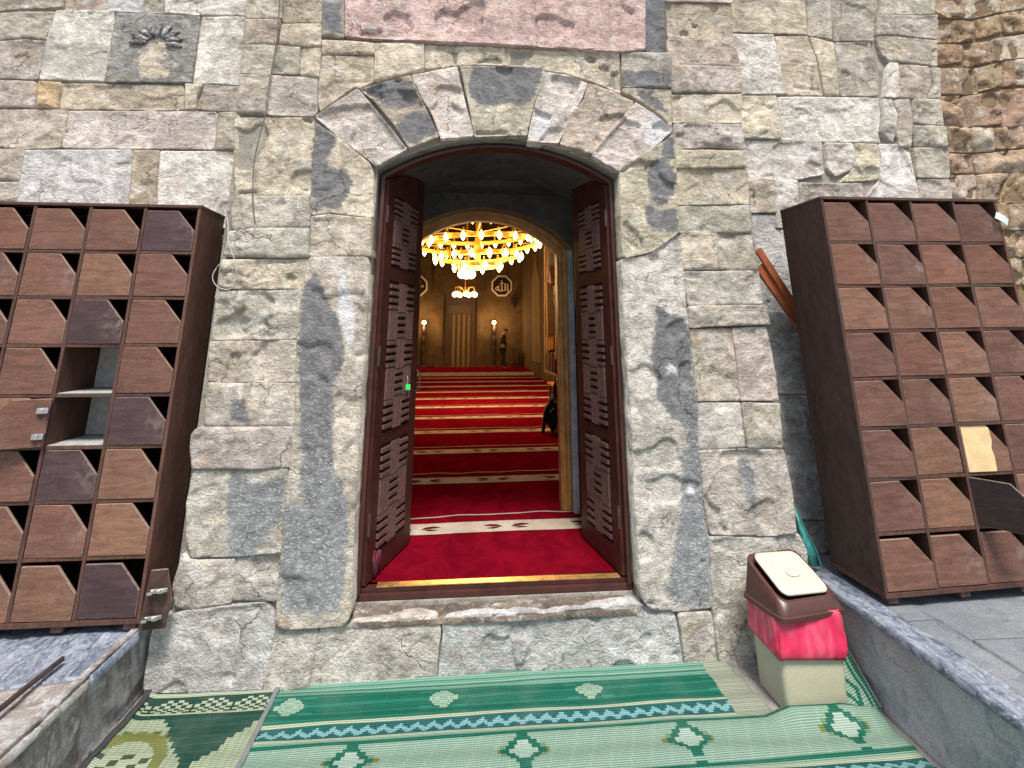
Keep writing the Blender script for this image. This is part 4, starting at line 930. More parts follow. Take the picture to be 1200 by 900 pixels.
def small_chand(px, py, v, rr, n, sc, label, e, cluster=False):
    u, z = onV(px, py, v)
    t = thing('chandelier', label, 'chandelier', tuple(hall(u, v, z)), (0, 0, HR))
    bm = bmesh.new(); lathe(bm, [(.02, -.02), (.06, .0), (.03, .08), (.02, .25), (.012, 8-z)], 10); bmobj('stem', bm, 'gilt', t, smooth=True)
    for i in range(n):
        a = 2*math.pi*(i+.3)/n; x, y = rr*math.cos(a), rr*math.sin(a)
        bm = bmesh.new(); bmesh.ops.create_uvsphere(bm, u_segments=12, v_segments=8, radius=.085*sc); bmesh.ops.translate(bm, vec=(x, y, 0), verts=bm.verts[:]); bmobj('globe', bm, 'globe', t, smooth=True)
        bm = bmesh.new(); tube(bm, [(0, 0, .06), (x*.5, y*.5, .22), (x*.9, y*.9, .24), (x, y, .085*sc)], .012, 6); bmobj('arm', bm, 'gilt', t)
    l = bpy.data.lights.new('chandelier_light', 'POINT'); l.energy = e; l.color = (1, .6, .27); l.shadow_soft_size = .15
    lo = bpy.data.objects.new('chandelier_light', l); lo.location = (0, 0, -.25); link(lo, t)
small_chand(545, 345, farv-2.2, .34, 7, 1., 'small chandelier of round lit globes in front of the niche', 16)
small_chand(547, 321, farv-5., .13, 5, 1.5, 'compact cluster of very bright globes below the big ring', 16)

# carpet
cp = thing('carpet', 'red prayer carpet with cream stripes running to the far wall', 'carpet', (0, 0, 0))
def hsheet(name, u0, u1, va, vb, z, mat, parent, n=1, wob=0., seed=0, thick=.002):
    bm = bmesh.new(); rows = []
    for i in range(n+1):
        u = u0+(u1-u0)*i/n; wv = wob*(vnoise(np.array([u*5.+seed]), np.array([seed*3.1]), np.array([.5]))[0]) if wob else 0
        rows.append((bm.verts.new(hall(u, va+wv, z)), bm.verts.new(hall(u, vb+wv, z))))
    for a, b in zip(rows, rows[1:]): bm.faces.new((a[0], b[0], b[1], a[1]))
    return bmobj(name, bm, mat, parent)
vd = onF(570, 440.5, FZ)[1]
hsheet('pile_field', -3.15, 3.85, -.82, vd-.01, FZ+.004, 'carpet', cp)
hsheet('dais_field', -3.15, HL_U1-.02, vd+.02, farv-.31, .474, 'carpet', cp)
camv = (CAM-HO).dot(HV); Sp = 1.149*(CAM.z-FZ-.006)/1.3
mo = bmesh.new()
for n in range(-1, 12):
    vc = camv+(n+3.413)*Sp; hw = .10
    if vc > vd-.2: continue
    if n >= 0: hsheet('stripe', -3.1, 2.25 if n > 3 else 1.3, vc-hw, vc+hw, FZ+.008, 'stripe', cp, 40, .012, n)
    if n >= 0: hsheet('wavy_line', -3.1, 1.55, vc+.235, vc+.255, FZ+.0075, 'stripe', cp, 160, .035, n+20)
    if 0 <= n < 7:
        for k in range(-3, 5):
            uc = k*.62+.12
            for s in (-1, 1):
                base = [(0, -.01), (.03, .035), (.08, .05), (.135, .03), (.085, .014), (.04, .0)]
                ring = [hall(uc+s*(.03+x), vc+y*.9-.012, FZ+.012) for x, y in base]; vs = [mo.verts.new(p) for p in ring]; mo.faces.new(vs)
                base = [(.02, -.018), (.06, -.034), (.12, -.026), (.06, -.010)]
                vs = [mo.verts.new(hall(uc+s*(.03+x), vc+y-.012, FZ+.012)) for x, y in base]; mo.faces.new(vs)
o = bmobj('leaf_motif', mo, 'motif', cp); o['kind'] = 'stuff'
# edge trim of the dais
hbox('dais_nosing', (-3.14, vd-.03, FZ+.01), (HL_U1-.03, vd+.012, .478), 'stripe', cp)

# low kerb with rail posts, desk, dark bag on the right of the carpet
ra, rb_ = onF(660.5, 535, FZ), onF(641.5, 497.5, FZ)
kv0, kv1 = 2.0, rb_[1]; ku = rb_[0]
kerb = thing('low_kerb', 'low wooden kerb with gold top edge at the right of the carpet', 'kerb', (0, 0, 0))
hbox('kerb_board', (ku, .9, FZ), (ku+.05, kv1, FZ+.11), 'gold_wood', kerb, .004); hbox('kerb_cap', (ku-.012, .9, FZ+.1105), (ku+.062, kv1, FZ+.135), 'brass', kerb, .004)
hbox('platform_board', (ku+.063, .9, FZ+.01), (2.9, kv1-.01, FZ+.10), 'carpet', kerb)
for i, (px, v) in enumerate(((652, 4.6), (657, 3.9))):
    u, z = onV(px, 500, v); hbox('post', (u-.016, v-.016, FZ+.10), (u+.016, v+.016, 1.25), 'dark_wood', kerb, .004)
hbox('rail', (ku+.14, 3.6, 1.02), (ku+.17, 4.9, 1.06), 'dark_wood', kerb, .005)
dk = thing('desk', 'small wooden desk with papers beyond the kerb', 'desk', (0, 0, 0)); v = 4.9
u, z = onV(650, 452, v)
hbox('desk_top', (u-.03, v-.15, z-.02), (u+.75, v+.55, z+.015), 'orange_wood', dk, .006)
for du, dv in ((0, -.1), (.68, -.1), (0, .5), (.68, .5)): hbox('leg', (u+du, v+dv, FZ+.012), (u+du+.04, v+dv+.04, z-.021), 'dark_wood', dk)
pp = thing('papers', 'crumpled white papers lying on the small desk', 'papers', tuple(hall(u+.14, v+.15, z+.018)), (0, 0, .3))
for i in range(4):
    bm = bmesh.new(); gr = [[bm.verts.new(((a-2)*.045+i*.012, (b-2)*.05+i*.02, i*.022+.018*random.random())) for b in range(5)] for a in range(5)]
    for a in range(4):
        for b in range(4): bm.faces.new((gr[a][b], gr[a+1][b], gr[a+1][b+1], gr[a][b+1]))
    bmobj('sheet', bm, 'paper', pp)
# dark bag with strap leaning on the kerb
bgp = onF(640, 508, FZ); tb = thing('bag', 'dark bag with trailing strap slung on the end of the gold edged kerb', 'bag', tuple(hall(bgp[0], bgp[1], FZ)), (0, 0, HR))
v = bgp[1]
def rel(px, py, dv=0.): a = onV(px, py, v+dv); return Vector((a[0]-bgp[0], dv, a[1]-FZ))
bm = bmesh.new(); tube(bm, [rel(636, 507), rel(638, 496), rel(640, 484, .02), rel(643, 474, .03)], [.02, .028, .04, .03], 8); bmobj('strap', bm, 'black', tb, smooth=True)
bm = bmesh.new(); bmesh.ops.create_icosphere(bm, subdivisions=3, radius=1.)
c0 = rel(648.5, 484, .05)
for q in bm.verts:
    n_ = 1+.16*math.sin(q.co.x*5+q.co.z*4)+.1*math.sin(q.co.z*9)
    q.co = Vector((q.co.x*.105*n_, q.co.y*.10, q.co.z*.20*(1-.2*q.co.z)*n_))+c0
bmobj('bag_body', bm, 'black', tb, smooth=True)
bm = bmesh.new(); tube(bm, [rel(644, 480, .0), rel(648, 466, .04), rel(650, 452, .05), rel(651, 447, .05)], [.045, .03, .02, .012], 8); bmobj('bag_neck', bm, 'black', tb, smooth=True)
bm = bmesh.new(); tube(bm, [rel(645, 483, -.06), rel(647, 479.5, -.06), rel(650, 478, -.06)], .008, 6); bmobj('pale_strap', bm, 'cable', tb)  # thin pale strap across the front of the bag
box('clip', tuple(rel(646, 465.5, -.02)-Vector((.0, .01, .02))), tuple(rel(649, 463, -.02)+Vector((.0, .01, .01))), 'cable', tb)
# minbar and column on the right
mb = thing('pulpit', 'carved stone pulpit with sloping balustrade on the right of the hall', 'pulpit', (0, 0, 0)); v = 6.2
def mpoly(name, pts, v0, dv, mat, n=0):
    bm = bmesh.new(); P2 = [onV(x, y, v0) for x, y in pts]; A = [bm.verts.new(hall(u, v0, z)) for u, z in P2]; B = [bm.verts.new(hall(u, v0+dv, z)) for u, z in P2]
    bm.faces.new(A); bm.faces.new(B[::-1]); k = len(A)
    for i in range(k): bm.faces.new((A[i], B[i], B[(i+1) % k], A[(i+1) % k]))
    return bmobj(name, bm, mat, mb)
mpoly('balustrade', [(640.5, 330), (643, 330), (651, 362), (651, 392), (642, 392)], v, .10, 'hallwall')
mpoly('base_panel', [(641.5, 393), (650.5, 391), (650.5, 412), (641.5, 414)], v-.02, .12, 'hallwall')
mpoly('inset_panel', [(643, 396), (649, 394.5), (649, 409), (643, 411)], v-.04, .018, 'gold_wood')
mpoly('slender_column', [(638.2, 272), (640.4, 272), (640.8, 436), (638.6, 436)], v+.3, .08, 'hallwall')
mpoly('slender_column', [(642.2, 268), (644, 268), (643, 328), (641.4, 328)], v+.1, .06, 'hallwall')
mpoly('baluster', [(643, 416), (645, 416), (645, 440), (643, 441)], v-.01, .05, 'dark_wood'); mpoly('baluster', [(647, 415), (649, 415), (649, 442), (647, 441)], v-.01, .05, 'dark_wood')
mpoly('canopy_block', [(643.5, 312), (662, 310), (662, 330), (646, 332)], v+.2, .5, 'dark_wood')
mpoly('dark_panel', [(651.5, 334), (664, 330), (664, 446), (652, 440)], v+.15, .3, 'dark_wood')
mpoly('bracket', [(650, 345), (657, 345), (657, 354), (653, 356)], v-.08, .16, 'black')
mpoly('beam', [(645, 266), (664, 262), (664, 309), (644.5, 311)], v+.35, .2, 'vault')

# ------------------------------------------------------------------ shoe lockers
CWD, CHT, NR, NC = 1.165, 2.04, 8, 4
tk = .016; pitch = (CWD-tk)/NC; rp = (CHT-.05-tk)/NR
cw, ch = pitch-tk, rp-tk
def me_box(name, a, b, mat, bev=0.):
    bm = bmesh.new(); bx(bm, a, b, bev); me = bpy.data.meshes.new(name); bmesh.ops.recalc_face_normals(bm, faces=bm.faces[:]); bm.to_mesh(me); bm.free(); me.materials.append(M[mat]); return me
def me_door():
    bm = bmesh.new(); w_, h_ = cw-.006, ch-.005
    prism(bm, [(0, 0), (w_, 0), (w_, h_*.49), (w_*.62, h_), (0, h_)], -.007, .007)
    bmesh.ops.bevel(bm, geom=bm.edges[:], offset=.0022, segments=1, affect='EDGES')
    me = bpy.data.meshes.new('door'); bmesh.ops.recalc_face_normals(bm, faces=bm.faces[:]); bm.to_mesh(me); bm.free(); me.materials.append(M['locker']); return me
DOOR = me_door()
def me_hinge():
    bm = bmesh.new(); bx(bm, (.004, .008, -.014), (.05, .018, .014), .003); tube(bm, [(.032, .018, 0), (.032, .028, 0)], .011, 10); bx(bm, (-.004, .008, -.010), (.012, .034, .010), .002)
    me = bpy.data.meshes.new('hinge'); bmesh.ops.recalc_face_normals(bm, faces=bm.faces[:]); bm.to_mesh(me); bm.free(); me.materials.append(M['steel']); return me
HINGE = me_hinge()
FR = (.085, .043, .032); FRD = (.05, .026, .02)
BR = [(.155, .078, .055), (.14, .070, .050), (.175, .092, .062), (.125, .063, .047), (.16, .076, .051), (.19, .102, .066)]
PU = (.060, .036, .040)
def locker(name, label, loc, rot, depth, purple=(), special={}):
    t = thing(name, label, 'shoe locker', loc, rot, 'shoe lockers either side of the portal')
    def add(nm, a, b, mat='lockerframe', col=FR, bev=.0015): o = bpy.data.objects.new(nm, me_box(nm, a, b, mat, bev)); o.color = tuple(col)+(1,); return link(o, t)
    zb = .05
    add('side_panel', (0, 0, zb), (tk, depth, CHT), col=(.062, .034, .027)); add('side_panel', (CWD-tk, 0, zb), (CWD, depth, CHT), col=(.115, .055, .040))  # left side darker: dark paint, with its shade put into the colour
    add('top_panel', (-.004, -.004, CHT+.0005), (CWD+.004, depth, CHT+.016)); add('back_panel', (tk, depth-.012, zb+.001), (CWD-tk, depth-.001, CHT-.001), col=FRD)
    add('bottom_panel', (-.003, -.003, zb-.022), (CWD+.003, depth, zb-.0005))
    dv = me_box('divider', (0, .002, 0), (tk, depth-.0125, CHT-zb-.001), 'lockerframe', .001)
    for c in range(1, NC):
        o = bpy.data.objects.new('divider', dv); o.location = (c*pitch, 0, zb); o.color = FR+(1,); link(o, t)
    sh = me_box('shelf', (.0005, .004, 0), (cw-.0005, depth-.013, tk), 'lockerframe', .001)
    for c in range(NC):
        for r in range(NR):
            if r == 0: continue
            o = bpy.data.objects.new('shelf', sh); o.location = (tk+c*pitch, 0, zb+r*rp); o.color = tuple(x*random.uniform(.85, 1.2) for x in FR)+(1,); link(o, t)
    for x in (.02, CWD*.36, CWD*.66, CWD-.075):
        add('leg', (x, .01, 0), (x+.055, .06, zb-.0225), col=(.10, .06, .045), bev=.003); add('leg', (x, depth-.06, 0), (x+.055, depth-.01, zb-.0225), col=(.10, .06, .045), bev=.003)
    for c in range(NC):
        for r in range(NR):                      # r counted from the top, c from the left
            zz = zb+(NR-1-r)*rp+(tk if r < NR-1 else .002)
            sp = special.get((c, r))
            if sp == 'none':
                add('pale_lining', (tk+c*pitch+.004, depth-.018, zz+.006), (tk+c*pitch+cw-.001, depth-.0125, zz+ch-.004), 'pale', (.5, .5, .5)); add('pale_lining', (tk+c*pitch+.004, .01, zz+.0005), (tk+c*pitch+cw-.007, depth-.02, zz+.004), 'pale', (.5, .5, .5))
            o = bpy.data.objects.new('door', DOOR) if sp != 'nodoor' else None
            if sp == 'none':
                for q in (.03, ch-.07):
                    h = bpy.data.objects.new('hinge', HINGE); h.location = (tk+c*pitch+.006, .05, zz+q+.02); h.rotation_euler = (0, 0, R(90)); link(h, t)
                continue
            if o:
                o.color = tuple(np.clip(np.array(PU if (c, r) in purple else random.choice(BR))*random.uniform(.88, 1.14), 0, 1))+(1,)
                ang = random.uniform(-.035, .004)
                if isinstance(sp, (int, float)): ang = sp
                if sp == -1.05: o.color = (.03, .02, .018, 1)  # door turned away from the light: its shade is painted into the colour
                ysh = .008+random.uniform(-.001, .003)
                if ang < -2: ysh = -.014
                o.location = (tk+c*pitch+.003, ysh, zz+.002); o.rotation_euler = (0, random.uniform(-.010, .010) if abs(ang) < .5 else 0, ang); link(o, t)
                if abs(ang) > .5:
                    o['label'] = 'locker door standing open'
                    add('pale_lining', (tk+c*pitch+.004, depth-.018, zz+.006), (tk+c*pitch+cw-.001, depth-.0125, zz+ch-.004), 'pale', (.5, .5, .5)); add('pale_lining', (tk+c*pitch+.004, .01, zz+.0005), (tk+c*pitch+cw-.007, depth-.02, zz+.004), 'pale', (.5, .5, .5))
                    for q in (.05, ch-.06):
                        h = bpy.data.objects.new('hinge', HINGE); h.location = (0, 0, q); h.rotation_euler = (0, 0, 0); link(h, o)
                if sp == 'bare':
                    bm = bmesh.new(); prism(bm, [(.004, .003), (.62*cw, .003), (.62*cw+.004, ch*.3), (.60*cw, ch*.5), (.645*cw, ch*.66), (.62*cw, ch-.012), (.004, ch-.01)], -.0105, -.0074)
                    bmobj('bare_patch', bm, 'yellow', o); o['label'] = 'locker door with veneer peeled to bare yellow wood'
    return t
L1 = locker('shoe_locker', 'brown shoe locker left of the portal with one door swung wide open', (-1.505-CWD, -.10, LZ+.002), (0, 0, 0), .29,
    purple={(3, 0), (2, 2), (3, 4), (2, 5), (3, 7)}, special={(2, 3): 'none', (2, 4): -2.85})
L2 = locker('shoe_locker', 'brown shoe locker right of the portal with a bare yellow patch on one door', (2.068, -.345, RZ+.002), (0, R(-.9), R(2.2)), .37,
    purple={}, special={(2, 5): 'bare', (2, 6): -1.05})
# paper slip stuck in the top right locker door
sp_ = onY(1170, 257, -.31); pt = thing('paper_slip', 'pale blue paper slip tucked in the top right locker door', 'paper', tuple(sp_), (0, R(28), R(2)))
bm = bmesh.new(); gr = [[bm.verts.new((-.045+.09*a/4, -.022-.006*math.sin(a), -.022+.044*b/2)) for b in range(3)] for a in range(5)]
for a in range(4):
    for b in range(2): bm.faces.new((gr[a][b], gr[a+1][b], gr[a+1][b+1], gr[a][b+1]))
bmobj('slip', bm, 'paper', pt)
# loose locker door leaning behind the left locker
ld = thing('loose_door', 'loose chamfered locker door leaning on the wall beside the left locker', 'loose door', (-1.498, -.112, LZ+.004), (R(0), R(4), R(20)))
o = bpy.data.objects.new('door_board', me_door()); o.data.name = 'door_board'; o.color = (.06, .034, .027, 1); o.scale = (.42, 1, 1.10); link(o, ld)
for q in (.06, .17):
    h = bpy.data.objects.new('hinge', HINGE); h.location = (.012, -.008, q); h.rotation_euler = (R(180), 0, 0); h.scale = (1.5, 1.6, .6); link(h, ld)
# red brown boards behind the right locker
bd = thing('board', 'upper red brown board leaning behind the right locker', 'board', tuple(onY(886, 292, .14)), (0, R(0), 0), 'red brown boards behind the right locker')
def slat(t, p0, p1, wd, th, mat='orange_wood'):
    p0, p1 = Vector(p0), Vector(p1); d = (p1-p0); L = d.length; x = d.normalized(); y = Vector((0, 1, 0)); z = x.cross(y).normalized(); y = z.cross(x)
    bm = bmesh.new(); bx(bm, (0, -th/2, -wd/2), (L, th/2, wd/2), .002); mt = Matrix((x, y, z)).transposed().to_4x4(); mt.translation = p0; bmesh.ops.transform(bm, matrix=mt, verts=bm.verts[:])
    return bmobj('board_face', bm, mat, t)
q0 = onY(889, 294, .14)
slat(bd, (0.01, 0, 0), onY(945, 378, .14)-q0, .045, .02)
bd2 = thing('board', 'lower red brown board leaning behind the right locker', 'board', tuple(onY(889, 312, .16)), (0, 0, 0), 'red brown boards behind the right locker')
slat(bd2, (0, .0, 0), onY(945, 392, .17)-onY(889, 312, .16), .06, .025)

# ------------------------------------------------------------------ white cable by the left locker, thin line down the pilaster, iron rod, teal sheet
def cable(name, label, pts, r, mat, cat='cable'):
    P = []
    for a, b, c_, d in zip([pts[0]]+pts[:-2], pts[:-1], pts[1:], pts[2:]+[pts[-1]]):
        a, b, c_, d = map(Vector, (a, b, c_, d))
        for k in range(6):
            t = k/6; P.append(.5*((2*b)+(c_-a)*t+(2*a-5*b+4*c_-d)*t*t+(3*b-a-3*c_+d)*t**3))
    P.append(Vector(pts[-1])); o0 = P[0]
    bm = bmesh.new(); tube(bm, [p-o0 for p in P], r, 8); o = bmobj(name, bm, mat, None, loc=o0, smooth=True); return tag(o, label, cat)
wp = [onY(x, y, Y) for x, y, Y in ((263, 246, .06), (267, 262, .02), (268, 285, -.035), (275, 305, -.045), (277, 322, -.045), (271, 338, -.04), (256, 337, -.05), (249, 325, -.06), (256, 311, -.055), (266, 307, -.045))]
cable('cable', 'thin white cable looping down beside the left shoe locker', wp, .0025, 'cable')
cable('cable', 'old brown cable running down the left pilaster blocks', [onY(x, y, -.028) for x, y in ((329, -30), (325, 40), (318, 85), (312, 130), (304, 160), (298, 190), (296, 230), (299, 262))], .0035, 'oldcable')
rod = [onZ(-14, 842, LZ+.012), onZ(30, 806, LZ+.014), onZ(73, 772, LZ+.012)]
bm = bmesh.new(); tube(bm, [p-rod[0] for p in rod], .011, 7); tag(bmobj('iron_rod', bm, 'rust', None, loc=rod[0]), 'dark rusty iron rod lying on the left stone ledge', 'rod')
ts = thing('plastic_sheet', 'teal plastic strip wedged between the portal and the right ledge', 'plastic sheet', tuple(onY(938, 640, .1)))
o0 = onY(938, 640, .1)
L_ = [(930, 598), (933, 615), (936, 632), (941, 650), (948, 664)]; R_ = [(932, 596), (939, 612), (948, 630), (956, 645), (962, 664)]
bm = bmesh.new(); rows = [(bm.verts.new(onY(a[0], a[1], .06)-o0), bm.verts.new(onY((a[0]+b[0])/2, (a[1]+b[1])/2, .03)-o0), bm.verts.new(onY(b[0], b[1], .05)-o0)) for a, b in zip(L_, R_)]
for a, b in zip(rows, rows[1:]):
    for k in range(2): bm.faces.new((a[k], b[k], b[k+1], a[k+1]))
o = bmobj('sheet', bm, 'teal', ts, smooth=True); md = o.modifiers.new('Solid', 'SOLIDIFY'); md.thickness = .004
bm = bmesh.new(); tube(bm, [onY(b[0]+.5, b[1], .045)-o0 for b in R_], .004, 6); bmobj('rim', bm, 'teal', ts)
# crumpled pink cloth behind the left leaf
pk = onY(431, 668, .2)
bm = bmesh.new(); bmesh.ops.create_icosphere(bm, subdivisions=4, radius=1.)
for q in bm.verts:
    c_ = q.co; n_ = 1+.22*math.sin(c_.x*7+c_.y*3+c_.z*2)+.14*math.sin(c_.z*3+c_.y*13)+.1*math.sin(c_.x*17)
    q.co = Vector((c_.x*.042*n_, c_.y*.06*n_, max(c_.z, -.75)*.075*n_))
tag(bmobj('cloth', bm, 'pinkcloth', None, loc=(pk.x+.012, .24, .45), smooth=True), 'crumpled dark pink cloth at the foot of the left door leaf', 'cloth')

# ------------------------------------------------------------------ mats
GR, MINT, BEI, TEA, LBL, OLV, DKG = (.0005, .140, .088), (.25, .40, .315), (.50, .52, .38), (.006, .12, .115), (.24, .46, .50), (.20, .21, .045), (.008, .062, .042)
def pat_right(X, v):
    c = None; vv = v if v < 1.02 else v-1.02
    if X > 1.262 and v < .385: return (.34, .355, .27) if int(v/.012) % 2 else (.40, .41, .32)
    if vv > .51: vm = 1.02-vv
    else: vm = vv
    if vm < .058: return [GR, MINT, (.10, .30, .22), MINT, GR][int(vm/.0118) % 5] if vm > .012 else (.12, .30, .23)
    if vm < .078: return (.17, .36, .28)
    if vm < .262:
        dx = (X+.774+.351*0) % .702; dx = min(dx, .702-dx); a = int(dx/.0165); b = int(abs(vm-.152)/.0125)
        if a+b <= 3: return (.40, .50, .38) if (a+b) % 2 else (.26, .42, .32)
        if a <= 6 and b == 3 and a > 2: return (.02, .26, .18)
        return GR if int(vm/.012) % 4 else (.006, .215, .14)
    if vm < .279: return BEI
    if vm < .289: return TEA
    if vm < .347:
        ph = (X/.072) % 1.; tri = abs(ph*2-1); t = (vm-.291)/.054
        return LBL if abs(t-(.22+.56*tri)) < .24 else TEA
    if vm < .357: return TEA
    if vm < .372: return BEI
    if vm < .388: return MINT
    if vm < .402: return GR
    dx = (X+.434) % .7095; dx = min(dx, .7095-dx); a = int(dx/.019); b = int(abs(vm-.487 if vv < .51 else (1.02-vm)-.487)/.0165)
    if v > .6: b = int(abs(vm-.487)/.0165)
    s = a+b
    if 3 <= s <= 4 and b <= 3: return GR
    if s < 3 or (s <= 4 and b <= 3): return (.44, .55, .47)
    if s == 5 and b == 0: return OLV
    if a == 0 and b in (4, 5): return GR
    if s == 5 and b in (1,): return (.17, .30, .16)
    return (.285, .415, .33) if (int(X/.012)+int(v/.03)) % 7 else (.33, .45, .36)
def pat_left(X, v):
    vm = v
    if vm < .022: return DKG
    if vm < .045: return BEI
    if vm < .058: return DKG
    if vm < .135:
        dx = (X+1.40) % .178; b = int((vm-.058)/.0128); a = int(dx/.0245)
        if (a+b) % 2 == 0 and abs(a-3)+abs(b-3) <= 4 and a < 7: return BEI
        return DKG
    if vm < .152: return BEI
    if vm < .172: return DKG
    a = int(abs(X+1.085)/.022); lim = int((.46-vm)/.030)
    if a <= lim: return DKG if int(vm/.012) % 3 else (.012, .085, .06)
    r_ = abs(math.hypot((X+1.36)*1., (vm-.42))-.15)
    if r_ < .026: return OLV
    if X < -1.22 and .235 < vm < .30 and int(X/.02) % 3: return (.10, .14, .05) if int(vm/.016) % 2 else OLV
    if X < -1.22 and .36 < vm < .50: return (.06, .10, .05) if (int(X/.04)+int(vm/.03)) % 3 == 0 else BEI
    return (.42, .45, .31) if int(X/.010) % 2 else (.34, .40, .28)
def make_mat(name, label, pat, x0, x1, y0, y1, zf, hole, dx=.012, dy=.0062):
    nx = int((x1-x0)/dx); ny = int((y0-y1)/dy); xs = x0+(x1-x0)*np.arange(nx+1)/nx; ys = y0+(y1-y0)*np.arange(ny+1)/ny
    t = thing(name, label, 'mat', ((x0+x1)/2, (y0+y1)/2, 0))
    G, H_ = np.meshgrid(xs, ys, indexing='ij'); Z = zf(G, H_)
    sk = .02*(H_*0)
    V = np.c_[G.ravel()-(x0+x1)/2, H_.ravel()-(y0+y1)/2, Z.ravel()]
    F_ = []; Cc = []
    for i in range(nx):
        xm = (xs[i]+xs[i+1])/2
        for j in range(ny):
            ym = (ys[j]+ys[j+1])/2
            if hole(xm, ym): continue
            F_.append((i*(ny+1)+j, i*(ny+1)+j+1, (i+1)*(ny+1)+j+1, (i+1)*(ny+1)+j)); Cc.append(pat(xm, y0-ym))
    me = bpy.data.meshes.new('woven_sheet'); me.from_pydata([tuple(v) for v in V], [], F_)
    at = me.color_attributes.new('weave', 'FLOAT_COLOR', 'CORNER'); a = np.repeat(np.c_[np.array(Cc), np.ones(len(Cc))], 4, axis=0); at.data.foreach_set('color', a.ravel())
    bm = bmesh.new(); bm.from_mesh(me); bmesh.ops.delete(bm, geom=[v for v in bm.verts if not v.link_faces], context='VERTS'); bm.to_mesh(me); bm.free()
    me.polygons.foreach_set('use_smooth', [True]*len(me.polygons)); me.materials.append(M['mat'])
    o = bpy.data.objects.new('woven_sheet', me); link(o, t); md = o.modifiers.new('Solid', 'SOLIDIFY'); md.thickness = .003; md.offset = -1
    return t
def z_right(X, Y):
    v = .02-Y
    z = .012+.004*fbm(X*3, Y*4, X*0+2, 3)+  .0045*np.sin(Y*46+X*1.5+2*fbm(X*2, Y*2, X*0, 2))
    z = z+.035*np.exp(-((v-.40)/.05)**2)*np.clip((X-1.38)/.12, 0, 1)*(1-.35*np.clip((X-1.75)/.1, 0, 1))
    z = z+.012*np.exp(-(v/.03)**2)
    return np.maximum(z, .006)
def hole_r(x, y):
    v = .02-y
    if v < .385-.02*math.sin(x*9): return x > 1.405+.03*min(v/.38, 1)
    return x > 1.905-.02*(v-.4)
m1 = make_mat('floor_mat', 'bright green and mint woven plastic mat in front of the doorway', pat_right, -.868, 1.912, .02, -1.9, z_right, hole_r)
def z_left(X, Y): return np.maximum(.008+.004*fbm(X*4, Y*4, X*0+7, 3)+.003*np.sin(Y*50+X*3)+.016*np.exp(-((X+1.47)/.03)**2)+.010*np.exp(-((Y-.0)/.03)**2), .004)
m2 = make_mat('floor_mat', 'dark green and beige woven mat at the foot of the left ledge', pat_left, -1.472, -.86, .02, -1.9, z_left, lambda x, y: False)
def strip(name, pts, wd, mat, parent):
    bm = bmesh.new(); rows = []
    for p in pts: p = Vector(p); rows.append([bm.verts.new(p+Vector(q)) for q in ((-wd/2, 0, 0), (-wd*.4, 0, .005), (wd*.4, 0, .005), (wd/2, 0, 0))])
    for a, b in zip(rows, rows[1:]):
        for k in range(3): bm.faces.new((a[k], a[k+1], b[k+1], b[k]))
    return bmobj(name, bm, mat, parent, smooth=True)
def zr(X, Y, f): return float(f(np.array([X]), np.array([Y]))[0])
m1o, m2o = Vector(m1.location), Vector(m2.location)
strip('binding', [Vector((-.872+.035*t, .022-1.9*t, max(zr(-.86, .02-1.9*t, z_right), zr(-.87, .02-1.9*t, z_left))+.003))-m1o for t in np.linspace(0, 1, 80)], .024, 'binding', m1)
strip('binding', [Vector((-1.468+.006*math.sin(t*20), .022-1.9*t, zr(-1.465, .02-1.9*t, z_left)+.003))-m2o for t in np.linspace(0, 1, 60)], .03, 'binding_dark', m2)
# third mat, folded up against the right ledge behind the bin
fm = thing('floor_mat', 'folded green mat leaning on the right ledge behind the bin', 'mat', (1.88, -.28, 0))
nx_, ny_ = 46, 46; P0, P1, P2_, P3 = Vector((1.80, .0, .004)), Vector((1.80, -.43, .004)), Vector((1.926, -.40, .03)), Vector((1.915, -.02, .27))
V = []; Fc = []; Cc = []
A_, B_, C_, D_ = Vector((1.74, -.03, .20)), Vector((1.80, -.375, .004)), Vector((1.918, -.405, .03)), Vector((1.918, -.09, .25))
for i in range(nx_+1):
    for j in range(ny_+1):
        s_, t_ = i/nx_, j/ny_; p = A_.lerp(B_, t_).lerp(D_.lerp(C_, t_), s_); p = p+Vector((0, 0, .006*math.sin(t_*14+s_*3))); V.append(p-Vector((1.88, -.28, 0)))
for i in range(nx_):
    for j in range(ny_):
        Fc.append((i*(ny_+1)+j, i*(ny_+1)+j+1, (i+1)*(ny_+1)+j+1, (i+1)*(ny_+1)+j))
        s_ = i; t_ = j
        k = nx_-s_
        Cc.append((.10, .30, .22) if k < 3 else GR if k < 6 or 9 <= k < 13 else MINT if k in (6, 7, 8, 13) else (GR if 3 <= (abs((t_ % 24)-12)//2+abs(s_-18)//2) <= 5 else (.30, .43, .34)))
me = bpy.data.meshes.new('woven_sheet'); me.from_pydata([tuple(v) for v in V], [], Fc)
at = me.color_attributes.new('weave', 'FLOAT_COLOR', 'CORNER'); at.data.foreach_set('color', np.repeat(np.c_[np.array(Cc), np.ones(len(Cc))], 4, axis=0).ravel())
me.materials.append(M['mat']); o = bpy.data.objects.new('woven_sheet', me); link(o, fm); md = o.modifiers.new('Solid', 'SOLIDIFY'); md.thickness = .004
bm = bmesh.new(); tube(bm, [D_-Vector((1.88, -.28, -.004)), D_.lerp(C_, .5)-Vector((1.88, -.28, -.008)), C_-Vector((1.88, -.28, -.004))], .004, 6); bmobj('binding', bm, 'binding', fm)

